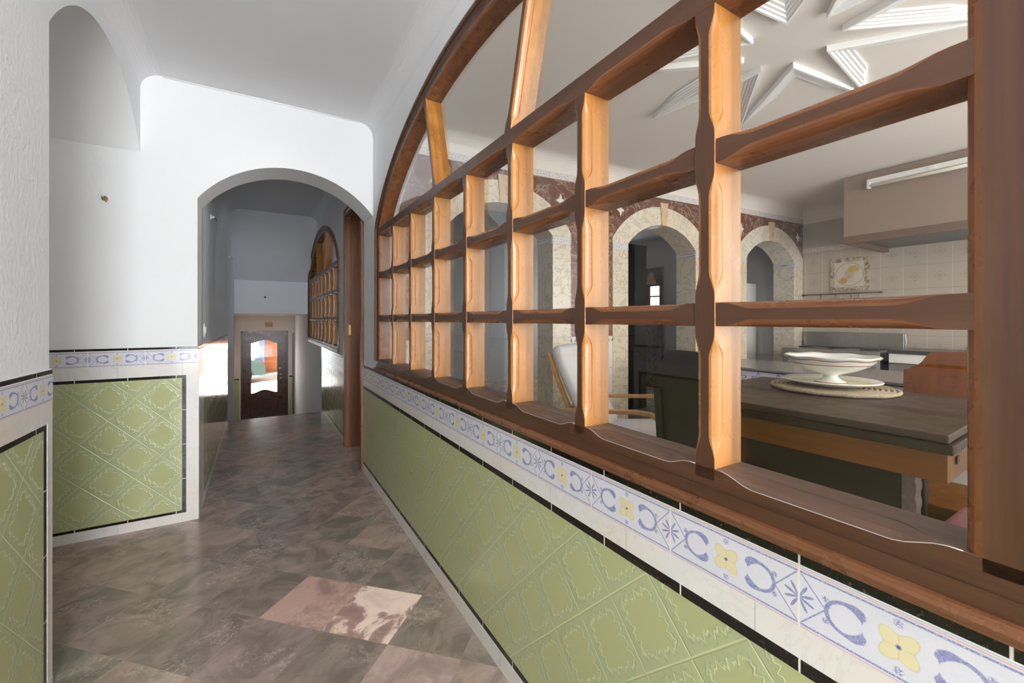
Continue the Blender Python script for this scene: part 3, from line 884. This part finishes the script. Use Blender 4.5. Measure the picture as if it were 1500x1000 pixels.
# eight pointed star of stepped mouldings on the ceiling
SC = Vector((2.43, 1.155)); ri, ro = .218, .92
star = struct(MB().box(SC.x - .02, SC.x + .02, SC.y - .02, SC.y + .02, 2.735, 2.76).build('trim_2', 'kceil'), 'eight-pointed star of white gypsum moulding on the kitchen ceiling')
mw = .080
mprof = [(0, 0), (0, -.034), (.010, -.034), (.014, -.027), (.026, -.027), (.030, -.021), (.042, -.021), (.046, -.015), (.060, -.015), (.065, -.010), (mw, -.010), (mw, 0)]
for k in range(8):
    ang = R(22 + 45 * k); tip = Vector((ri * math.cos(ang), ri * math.sin(ang)))
    ends = [Vector((ro * math.cos(ang + s * R(22.5)), ro * math.sin(ang + s * R(22.5)))) for s in (-1, 1)]
    bis = Vector((math.cos(ang), math.sin(ang)))
    mb = MB()
    d1 = (ends[0] - tip).normalized(); d2 = (ends[1] - tip).normalized()
    n1 = Vector((-d1.y, d1.x)); n1 = n1 if n1.dot(bis) > 0 else -n1
    n2 = Vector((-d2.y, d2.x)); n2 = n2 if n2.dot(bis) > 0 else -n2
    half = math.acos(max(-1, min(1, d1.dot(bis)))); 
    secs = []
    for kind in range(3):
        sec = []
        for w_, h_ in mprof:
            if kind == 1: p = tip + bis * (w_ / math.sin(half))
            else:
                e, nn, dd = (ends[0], n1, d1) if kind == 0 else (ends[1], n2, d2)
                # cut along the symmetry ray through the star point
                ray = e.normalized(); al = math.acos(max(-1, min(1, dd.dot(ray))))
                p = e + nn * w_ - dd * (w_ / math.tan(al)) * .0 - dd * .0
                p = e + nn * w_ - dd * min(w_ / math.tan(max(al, .2)), .3)
            sec.append((SC.x + p.x, SC.y + p.y, 2.73 + h_))
        secs.append(sec)
    mb.loft(secs); o = mb.build('moulding', 'gypsum', star)

# back room seen through the arches
mb = MB(); mb.box(.80, 6.5, 7.6, 7.75, 0, 2.9); mb.box(HX, HX + .15, 3.1, 7.7, 0, 2.9)
wall_b = struct(mb.build('wall_backroom', 'backwall'), 'dim grey walls of the room behind the arches')
mb = MB(); mb.box(XR + TR, HX + .1, 3.2, 7.7, 2.73, 2.9); struct(mb.build('ceiling_backroom', 'backwall'))
mb = MB(); mb.box(HX - .06, HX, 5.12, 5.62, 0, 2.2)
door_3 = struct(mb.build('door_3', 'entry'), 'dark glazed door in the dim room seen through the middle arch')
M['pane_lit'] = emit('daylit_pane', (.85, .93, 1.0), 1.6)
for z0, z1 in ((1.50, 1.66), (1.69, 1.86)):
    mb = MB(); mb.box(HX - .068, HX - .058, 5.17, 5.36, z0, z1); mb.build('pane', 'pane_lit', door_3)
mb = MB(); mb.prism([(5.22, 1.9), (5.44, 1.9), (5.36, 2.12), (5.32, 2.12)], lambda a, b, d: (d, a, b), HX - .10, HX - .062); mb.build('drape', plain('tan_cloth', (.30, .20, .12), .8), door_3)
mb = MB(); mb.bbox(4.35, 4.75, 4.15, 4.65, 0, 2.3, .01)
tag(mb.build('wardrobe', 'chairdark'), 'tall dark cupboard standing in the dim room behind the middle arch', 'cupboard')
t = thing('fridge', 'pale tall fridge standing behind the right-hand arch', 'fridge', (6.0, 3.75, 0))
mb = MB(); mb.bbox(-.32, .29, -.3, .3, .02, 1.78, .02); mb.build('body', 'white_metal', t)
mb = MB(); mb.bbox(-.345, -.32, -.29, .29, .06, 1.2, .008); mb.bbox(-.345, -.32, -.29, .29, 1.22, 1.77, .008); mb.build('door', 'white_metal', t)
mb = MB(); mb.tube([(-.345, -.22, 1.0), (-.375, -.22, 1.0), (-.375, -.22, 1.15), (-.345, -.22, 1.15)], .008, 8); mb.build('handle', 'steel', t)

# ------------------------------------------------------------------ kitchen things
# cooker hood
t = thing('cooker_hood', 'big boxy brownish plastered hood over the cooking wall', 'hood', (5.25, 1.98, 2.035))
mb = MB(); D = HX - 5.25 - .012; L = 2.6
mb.box(0, D, -L, 0, .07, .69); mb.build('body', 'hood', t)
mb = MB(); mb.bbox(-.012, .05, -L, .008, 0, .075, .006); mb.box(.05, D, -.05, .006, .0, .072); mb.build('rim', 'hoodwood', t)
mb = MB(); mb.box(.05, D, -L, -.05, .045, .072); mb.build('underside', 'darksteel', t)
# fluorescent lamp on the hood
t = thing('fluorescent_lamp', 'long white fluorescent batten fixed along the top of the hood', 'lamp', (5.25, 1.77, 2.6))
mb = MB(); mb.bbox(-.05, -.001, -1.25, 0, -.005, .045, .004); mb.build('batten', 'white_metal', t)
mb = MB(); mb.tube([(-.062, -.03, -.03), (-.062, -1.22, -.03)], .0165, 14); mb.build('tube', 'tube', t)
for yy in (-.02, -1.235):
    mb = MB(); mb.bbox(-.078, -.03, yy - .012, yy + .012, -.05, .01, .003); mb.build('lamp_holder', 'white_metal', t)
mb = MB(); mb.bbox(-.066, -.045, -.5, -.455, .005, .035, .002); mb.build('starter', 'white_metal', t)
# picture of tiles, utensil rail with hooks
t = thing('tile_picture', 'framed picture of painted tiles with yellow fruit on the white tiled wall', 'tile picture', (HX - .008, 2.315, 1.8125))
g = G('mosaic_border', .3); x, y, z = g.obj()
n = g.noise(g.vec(x, y, z), 26, 3, .6)
g.base(g.ramp(n, [(.35, (.22, .16, .10)), (.48, (.42, .33, .24)), (.58, (.66, .56, .44)), (.7, (.34, .24, .17))])); M['mosaic'] = g.mat
g = G('painted_fruit', .25); x, y, z = g.obj()
d1 = g.length((y + .045) / 1.35, z - .06); d2 = g.length((y - .06) / 1.1, z + .075); d3 = g.length(y + .0, (z - .0) / 1.2)
rim = g.below(g.abs(g.length(y, z) - .14), .004, .003)
n = g.noise(g.vec(x, y, z), 40, 3)
c = g.mix(n, (.66, .58, .50), (.74, .66, .57))
c = g.mix(g.below(d3, .05 , .02) * n, c, (.46, .26, .16))
c = g.mix(g.below(d1, .045, .012), c, (.62, .47, .12)); c = g.mix(g.below(d2, .04, .012), c, (.58, .38, .12))
c = g.mix(rim * .7, c, (.34, .24, .18)); g.base(c); M['fruit_tile'] = g.mat
mb = MB(); mb.box(-.006, 0, -.155, .155, -.155, .155); mb.build('painted_panel', 'fruit_tile', t)
mb = MB()
for b in ((-.203, -.155, -.2075, .2075), (.155, .203, -.2075, .2075)): mb.box(-.009, 0, *b)
mb.box(-.009, 0, -.155, .155, .155, .2075); mb.box(-.009, 0, -.155, .155, -.2075, -.155); mb.build('mosaic_border', 'mosaic', t)
t = thing('utensil_rail', 'thin metal rail with hooks under the tile picture', 'rail', (HX - .008, 2.40, 1.575))
mb = MB(); mb.tube([(-.045, .42, 0), (-.045, -.41, 0)], .007, 8); mb.build('rod', 'darksteel', t)
for yy in (.41, -.40):
    mb = MB(); mb.tube([(0, yy, .0), (-.05, yy, 0)], .012, 8); mb.build('bracket', 'darksteel', t)
for yy in (.20, .04, -.12, -.20):
    mb = MB(); mb.tube([(-.045, yy, .01), (-.060, yy, -.005), (-.055, yy, -.06), (-.075, yy, -.085), (-.09, yy, -.06)], .0035, 6); mb.build('hook', 'darksteel', t)
# cooker with raised lid, counter run on the far wall
t = thing('cooker', 'steel cooker with its long lid raised against the tiled wall', 'cooker', (5.68, 2.30, 0))
mb = MB(); mb.bbox(0, .60, -.48, .50, 0, .90, .008); mb.build('body', 'steel', t)
mb = MB(); mb.bbox(.555, .575, -.52, .50, .905, 1.095, .008); mb.build('lid', 'steel', t)
mb = MB(); mb.tube([(.565, -.525, .93), (.56, -.535, 1.0), (.565, -.525, 1.085)], .007, 8); mb.build('lid_hinge', 'white_metal', t)
mb = MB(); mb.bbox(-.02, 0, -.46, .48, .25, .80, .006); mb.build('oven_door', 'steel', t)
mb = MB(); mb.tube([(-.02, -.4, .74), (-.06, -.4, .74), (-.06, .4, .74), (-.02, .4, .74)], .010, 8); mb.build('oven_handle', 'white_metal', t)
for k in range(3):
    mb = MB(); mb.lathe([(.09, .0), (.09, .018), (.06, .02), (0, .02)], 18); o = mb.build('burner', 'black_plastic', t); o.location = (.28, -.3 + .32 * k, .90)
t = thing('base_cabinet', 'low kitchen cabinet run with white drawer fronts under a dark worktop', 'cabinet', (5.68, 1.752, 0))
mb = MB(); mb.box(.02, .60, -2.4, 0, .08, .90); mb.box(.06, .6, -2.4, 0, 0, .08); mb.build('body', 'greytop', t)
for k in range(4):
    mb = MB(); mb.bbox(0, .02, -.6 * (k + 1) + .006, -.6 * k - .006, .80, .893, .003); mb.build('drawer', 'white_metal', t)
    mb = MB(); mb.bbox(0, .02, -.6 * (k + 1) + .006, -.6 * k - .006, .10, .79, .003); mb.build('door', 'steel', t)
mb = MB(); mb.bbox(-.02, .60, -2.4, 0, .90, .935, .005); tw = mb.build('worktop', 'blackstone', t)
t = thing('hob', 'black gas hob with pan supports on the dark worktop', 'hob', (5.98, .98, .935))
mb = MB(); mb.bbox(-.24, .24, -.29, .29, 0, .008, .003); mb.build('plate', 'darksteel', t)
mb = MB()
for yy in (-.2, 0, .2): mb.box(-.2, .2, yy - .006, yy + .006, .03, .042)
mb.box(-.006, .006, -.26, .26, .03, .042)
for yy in (-.2, .2):
    for xx in (-.19, .19): mb.box(xx - .006, xx + .006, yy - .006, yy + .006, .006, .032)
mb.build('pan_support', 'black_plastic', t)
# peninsula with blue tiled front
t = thing('counter', 'grey stone counter with a blue flowered tile edge behind the table', 'counter', (3.20, 0, .010))
M['bluefront'] = None
g = G('blue_flower_tile', .2); x, y, z = g.pos()
n1 = g.noise(g.vec(y, z, 0.0), 210, 2); pp = g.fract(y / .14) - .5; zz = (z - .80) / .14
d = g.length(pp, zz); a = g.m('ARCTAN2', zz, pp)
fl = g.below(g.abs(d - (.24 + .10 * g.sin(a * 5.0))), .05, .02) * g.sstep(n1, .40, .55)
g.base(g.mix(fl, (.62, .64, .78), (.07, .09, .40))); M['bluefront'] = g.mat
mb = MB(); mb.bbox(0, .72, -.4, 2.62, .856, .872, .004); mb.build('worktop', 'greytop', t)
mb = MB(); mb.box(.005, .02, -.4, 2.62, .848, .856); mb.build('edge_dark_strip', 'blackstone', t)  # solid black strip under the worktop edge
mb = MB(); mb.box(.012, .03, -.4, 2.62, .70, .848); mb.build('tile_front', 'bluefront', t)
mb = MB(); mb.box(.03, .68, -.38, 2.60, -.010, .856); mb.build('body', 'plaster', t)

# table
NX, NY, TW, TL = 1.885, .43, .98, 1.04
t = thing('dining_table', 'heavy extending wooden table with worn dark top and amber apron', 'table', (NX, NY, 0), R(2.2))
def tx(mb, name, mat): return mb.build(name, mat, t)
mb = MB(); mb.bbox(0, TW, 0, TL, .852, .88, .004); tx(mb, 'tabletop', 'tabletop')
mb = MB(); mb.bbox(-.010, TW + .01, -.012, TL + .012, .818, .850, .004); tx(mb, 'leaf', 'tableedge')
mb = MB(); mb.bbox(.006, .030, .004, TL - .004, .722, .818, .002); mb.box(TW - .03, TW - .006, .004, TL - .004, .722, .818); mb.box(.03, TW - .03, .004, .028, .722, .818); mb.box(.03, TW - .03, TL - .028, TL - .004, .722, .818); tx(mb, 'apron', 'apron')
mb = MB(); mb.bbox(.10, .13, -.001, .0045, .770, .795, .001); tx(mb, 'catch', 'tableedge')
for xx in (.24,):
    mb = MB(); mb.bbox(xx, xx + .06, .17, TL - .12, .10, .80, .006); tx(mb, 'pedestal_panel', 'tableedge')
    mb = MB()
    secs = []
    for k in range(41):
        z = .10 + .70 * k / 40; w = .004 + .006 * abs(math.sin(k * .8))
        secs.append([(xx - .006, .14 - w, z), (xx + .066, .14 - w, z), (xx + .066, .172, z), (xx - .006, .172, z)])
    mb.loft(secs); tx(mb, 'carved_edge', 'carved')
mb = MB(); mb.bbox(.52, .58, .17, TL - .12, .10, .80, .006); tx(mb, 'pedestal_panel', 'tableedge')
mb = MB(); mb.bbox(.10, TW - .1, .16, .26, 0, .10, .02); tx(mb, 'foot', 'tableedge')
mb = MB(); mb.bbox(.10, TW - .1, TL - .22, TL - .10, 0, .10, .02); tx(mb, 'foot', 'tableedge')

BX, BY = 2.60, 1.04
# round woven mat, plate, footed bowl
t = thing('placemat', 'round woven straw mat lying on the table under the plate', 'placemat', (BX, BY, .88))
mb = MB(); secs = []; turns = 12; pts = []
for k in range(turns * 36 + 1):
    a = 2 * PI * k / 36; r = .022 + .2555 * k / (turns * 36)
    pts.append((r * math.cos(a), r * math.sin(a), (.0115) + .0015 * math.sin(k * 2.1)))
mb.tube(pts, .0098, 6); mb.build('braid', 'straw', t)
t = thing('serving_plate', 'white serving plate with pale yellow rim under the footed bowl', 'plate', (BX, BY, .9032))
mb = MB(); mb.lathe([(0, 0), (.11, 0), (.12, .004), (.165, .012), (.210, .026), (.216, .030), (.212, .033), (.17, .021), (.12, .012), (0, .010)], 56, [0, 0, 0, 0, 0, 0, 0, 1, 0]); mb.build('body', ['porcelain', 'yellowgl'], t)
t = thing('footed_bowl', 'white footed fruit bowl with russet bands standing on the plate', 'bowl', (BX, BY, .9162))
prof = [(0, 0), (.072, 0), (.075, .004), (.070, .008), (.045, .018), (.030, .032), (.031, .042), (.06, .052), (.115, .070), (.160, .094), (.170, .101), (.176, .106), (.192, .125), (.199, .131), (.205, .137), (.211, .143), (.206, .145), (.19, .135), (.165, .112), (.11, .082), (.05, .064), (0, .060)]
mi = [0, 0, 1] + [0] * 7 + [1] + [0] + [1] + [0] * 8
mb = MB(); mb.lathe(prof, 64, mi); ob = mb.build('body', ['porcelain', 'redline'], t)
for v in ob.data.vertices:
    r = math.hypot(v.co.x, v.co.y)
    if r > .185: v.co.z += .0025 * math.cos(8 * math.atan2(v.co.y, v.co.x))

# wooden chairs with solid shouldered backs (front is +y of the chair)
def chair(name, label, loc, rz, wm, width, top, seatz, seatmat=None, lean=.06):
    t = thing(name, label, 'chair', loc, rz, None)
    hw = width / 2; dp = .44
    mb = MB(); mb.bbox(-hw, hw, 0, dp, seatz - .045, seatz - .012, .006); mb.build('seat', wm, t)
    if seatmat:
        mb = MB(); secs = []
        for z, ins in ((0, .02), (.006, .004), (.022, 0), (.04, .01), (.050, .035), (.056, .09)):
            secs.append([(-hw + ins, .015 + ins, seatz - .012 + z), (hw - ins, .015 + ins, seatz - .012 + z), (hw - ins, dp - ins, seatz - .012 + z), (-hw + ins, dp - ins, seatz - .012 + z)])
        mb.loft(secs, True, True, 0, True)
        mb.build('cushion', seatmat, t)
    yb = lambda z: -.02 - lean * max(0, z - seatz) / (top - seatz) 
    for s in (-1, 1):
        mb = MB(); x = s * (hw - .02)
        zs = [0, .2, seatz, seatz + .2, top - .17]
        mb.loft([[(x - .018, yb(z) - .02 - .03 * max(0, .3 - z), z), (x + .018, yb(z) - .02 - .03 * max(0, .3 - z), z), (x + .018, yb(z) + .018 - .03 * max(0, .3 - z), z), (x - .018, yb(z) + .018 - .03 * max(0, .3 - z), z)] for z in zs])
        mb.build('rear_leg', wm, t)
        mb = MB(); mb.loft([[(x - w, dp - .045 - w + .02, z), (x + w, dp - .045 - w + .02, z), (x + w, dp - .045 + w + .02, z), (x - w, dp - .045 + w + .02, z)] for z, w in ((0, .014), (.25, .018), (seatz - .045, .021))])
        mb.build('front_leg', wm, t)
    # solid back panel with shouldered top
    mb = MB(); n = 28; bot = seatz + .06
    outl = []
    for k in range(n + 1):
        x = -hw + width * k / n; e = abs(x) / hw
        z = top - .075 * smooth01((e - .55) / .25) - .02 * smooth01((e - .84) / .10) - .012 * e * e
        outl.append((x, z))
    secs = []
    for x, z in outl:
        secs.append([(x, yb(bot) - .008, bot), (x, yb(z) - .008, z), (x, yb(z) + .012, z), (x, yb(bot) + .012, bot)])
    mb.loft(secs); mb.build('backrest', wm, t)
    mb = MB(); mb.bbox(-hw + .05, hw - .05, yb(bot + .05) + .004, yb(bot + .05) + .02, bot + .03, bot + .06, .003); mb.build('cross_rail', wm, t)
    mb = MB(); mb.bbox(-hw + .03, hw - .03, dp - .05, dp - .03, seatz - .10, seatz - .045, .003); mb.build('seat_rail', wm, t)
    mb = MB(); mb.bbox(-hw + .03, hw - .03, .0, .02, seatz - .10, seatz - .045, .003); mb.build('seat_rail', wm, t)
    return t
chair('wooden_chair', 'amber wooden chair with a solid shouldered back on the far side of the table', (2.98, .62, 0), R(90), 'chairorange', .50, 1.085, .45)
chair('wooden_chair', 'dark wooden chair seen from behind on the near side of the table', (1.56, 1.10, 0), R(-90), 'chairdark', .31, 1.125, .45)
chair('wooden_chair', 'chair with a pink seat cushion tucked under the near end of the table', (2.28, .095, 0), R(0), 'chairdark', .46, 1.02, .45, 'pink')

# bentwood armchair with high white cushion; front is +x
t = thing('armchair', 'bentwood armchair with a tall white cushion beyond the table', 'armchair', (2.32, 2.30, 0), R(-60))
def slab(mb, line, w, th, rnd=.03):
    """padded slab following a side profile line of (x,z)"""
    secs = []
    n = len(line)
    for i, (x, z) in enumerate(line):
        a, b = Vector(line[max(i - 1, 0)]), Vector(line[min(i + 1, n - 1)]); tt = (b - a).normalized(); nn = Vector((-tt.y, tt.x))
        ww = w / 2 * (1.0 if 0 < i < n - 1 else .90); h = th / 2 * (1.0 if 0 < i < n - 1 else .55)
        sec = []
        for y, s in ((-ww, -.5), (-ww * .94, -1), (ww * .94, -1), (ww, -.5), (ww, .5), (ww * .94, 1), (-ww * .94, 1), (-ww, .5)):
            p = Vector((x, z)) + nn * (h * s); sec.append((p.x, y, p.y))
        secs.append(sec)
    mb.loft(secs, True, True, 0, True)
mb = MB(); slab(mb, [(-.40, 1.05), (-.385, 1.02), (-.35, .92), (-.27, .75), (-.19, .58), (-.12, .46), (-.08, .41)], .56, .085); mb.build('back_cushion', 'cushion', t)
mb = MB(); slab(mb, [(-.16, .395), (-.12, .39), (.05, .405), (.25, .43), (.38, .445), (.42, .44)], .56, .10); mb.build('seat_cushion', 'cushion', t)
for s in (-1, 1):
    mb = MB(); y = s * .335
    line = [(-.36, .60), (-.10, .615), (.20, .64), (.30, .635), (.36, .60), (.385, .53), (.375, .40), (.35, .20), (.33, .05), (.28, .02), (.0, .018), (-.34, .018)]
    secs = []
    for i, (x, z) in enumerate(line):
        a, b = Vector(line[max(i - 1, 0)]), Vector(line[min(i + 1, len(line) - 1)]); tt = (b - a).normalized(); nn = Vector((-tt.y, tt.x)) * .011
        secs.append([(x - nn.x, y - .03, z - nn.y), (x + nn.x, y - .03, z + nn.y), (x + nn.x, y + .03, z + nn.y), (x - nn.x, y + .03, z - nn.y)])
    mb.loft(secs); mb.build('side_frame', 'bentwood', t)
    mb = MB(); secs = []
    line = [(-.40, 1.0), (-.33, .82), (-.22, .56), (-.13, .38), (.05, .33), (.34, .36)]
    for i, (x, z) in enumerate(line):
        a, b = Vector(line[max(i - 1, 0)]), Vector(line[min(i + 1, len(line) - 1)]); tt = (b - a).normalized(); nn = Vector((-tt.y, tt.x)) * .010
        yy = s * .27
        secs.append([(x - nn.x, yy - .025, z - nn.y), (x + nn.x, yy - .025, z + nn.y), (x + nn.x, yy + .025, z + nn.y), (x - nn.x, yy + .025, z - nn.y)])
    o = mb.loft(secs).build('seat_support', 'bentwood', t); o.location = (-.05, 0, 0)
for x, z in ((-.33, .58), (.34, .30)):
    mb = MB(); mb.bbox(x - .02, x + .02, -.335, .335, z - .012, z + .012, .003); mb.build('cross_bar', 'bentwood', t)
# candle sconce on the pier between the arches
t = thing('wall_sconce', 'candle-shaped wall light on the pier left of the middle arch', 'wall light', (2.93, 3.045, 2.30))
mb = MB(); mb.lathe([(0, 0), (.03, 0), (.035, .008), (.012, .02), (0, .02)], 16); o = mb.build('backplate', 'hoodwood', t); o.rotation_euler = (PI / 2, 0, 0)
mb = MB(); mb.tube([(0, -.01, 0), (0, -.05, -.03), (0, -.085, -.01), (0, -.09, .02)], .007, 8); mb.build('arm', 'hoodwood', t)
mb = MB(); mb.lathe([(0, .015), (.022, .02), (.026, .032), (.014, .034), (0, .034)], 14, 0, (0, -.09, 0)); mb.build('cup', 'white_metal', t)
mb = MB(); mb.lathe([(0, .034), (.011, .034), (.011, .15), (.006, .156), (0, .156)], 12, 0, (0, -.09, 0)); mb.build('candle', 'porcelain', t)

# ------------------------------------------------------------------ street beyond the entrance door
mb = MB(); mb.box(-14, 14, 11.5, 34, -1.3, -1.12); struct(mb.build('street_ground', plain('pale_paving', (.55, .53, .50), .8, .3, 0, .15, 3)), 'pale street paving outside')
def facade(name, col, x0, x1, y, lab, roof=7):
    mb = MB(); mb.box(x0, x1, y, y + 4, -1.12, roof)
    o = mb.build(name, plain(col, {'orange_house': (.62, .20, .075), 'pale_house': (.70, .72, .66), 'blue_gate': (.06, .075, .14)}[col], .8)); return tag(o, lab, 'building' if 'house' in col else 'gate')
facade('house', 'orange_house', .27, 6, 22, 'orange house front across the street, seen through the door glass')
facade('house', 'pale_house', -9, .0, 26, 'pale house front across the street, left part of the door glass')
facade('gate', 'blue_gate', .04, .25, 21, 'dark blue gate beside the orange house across the street', 2.6)
t = thing('car', 'dark parked car partly seen through the door glass', 'car', (-1.75, 19.2, -1.12))
mb = MB(); pr = [(-2.0, .35), (-2.0, .75), (-1.5, .92), (-.9, 1.40), (.5, 1.42), (1.1, .95), (1.85, .80), (2.0, .55), (2.0, .3), (-2.0, .3)]
mb.prism(pr, lambda a, b, d: (a, d, b), -.8, .8); mb.build('body', plain('dark_green_paint', (.03, .05, .045), .25), t)
mb = MB(); mb.prism([(-.80, .98), (-.62, 1.32), (.42, 1.34), (.85, .98)], lambda a, b, d: (a, d, b), -.812, -.8); mb.build('side_window', plain('grey_glass', (.25, .32, .30), .1), t)
for x in (-1.25, 1.25):
    mb = MB(); mb.lathe([(0, 0), (.2, 0), (.31, .02), (.32, .1), (.31, .2), (0, .2)], 24); o = mb.build('wheel', 'black_plastic', t); o.location = (x, -.72, .32); o.rotation_euler = (PI / 2, 0, 0)

mb = MB(); mb.box(-5, 7, -9, -1.55, 2.9, 3.05); struct(mb.build('sun_block_slab', 'ceil'), 'unseen slab added to keep the sun out of the open ends')  # roof slab out of view, added to block the sun
# ------------------------------------------------------------------ light, sky, camera
w = bpy.data.worlds.new('sky'); scene.world = w; w.use_nodes = True
bg = w.node_tree.nodes['Background']; bg.inputs[0].default_value = (.82, .91, 1.0, 1); bg.inputs[1].default_value = 1.0
def area(name, loc, rot, sx, sy, power, col):
    l = bpy.data.lights.new(name, 'AREA'); l.shape = 'RECTANGLE'; l.size, l.size_y = sx, sy; l.energy = power; l.color = col
    o = bpy.data.objects.new(name, l); COL.objects.link(o); o.location = loc; o.rotation_euler = rot; return o
area('daylight_corridor_end', (.05, -3.4, 1.45), (PI / 2, 0, 0), 1.25, 2.4, 125, (.95, .975, 1.0))
area('daylight_kitchen_end', (3.6, -1.5, 1.65), (PI / 2, 0, 0), 4.2, 1.9, 72, (1.0, .91, .81))
area('daylight_entry', (.13, VD - .05, .17), (PI / 2, 0, PI), .5, 1.1, 2.5, (.97, .97, 1.0))
area('fill_backroom', (6.1, 6.4, 1.5), (PI / 2, 0, R(90)), 1.4, 1.4, 20, (.92, .96, 1.0))  # fill lamp with no window behind it, added to brighten the passage
sun = bpy.data.lights.new('sun', 'SUN'); sun.energy = 14.0; sun.angle = R(.6); sun.color = (1, .95, .87)
so = bpy.data.objects.new('sun', sun); COL.objects.link(so)
so.rotation_euler = Vector((.45, .65, -.60)).to_track_quat('-Z', 'Y').to_euler()

cam = bpy.data.cameras.new('camera'); cam.sensor_width = 36; cam.lens = 617 / 1500 * 36; cam.shift_y = -32 / 1500; cam.clip_start = .02
co = bpy.data.objects.new('camera', cam); COL.objects.link(co); co.location = (0, 0, 1.25); co.rotation_euler = (PI / 2, 0, R(-31.1))
scene.camera = co
scene.view_settings.view_transform = 'Standard'; scene.view_settings.look = 'None'
scene.view_settings.gamma = 1; scene.view_settings.use_curve_mapping = False
scene.view_settings.exposure = 1.0
scene.cycles.max_bounces = 10; scene.cycles.diffuse_bounces = 5; scene.cycles.glossy_bounces = 5
scene.cycles.transparent_max_bounces = 16; scene.cycles.caustics_reflective = False; scene.cycles.caustics_refractive = False
scene.cycles.sample_clamp_indirect = 6.0
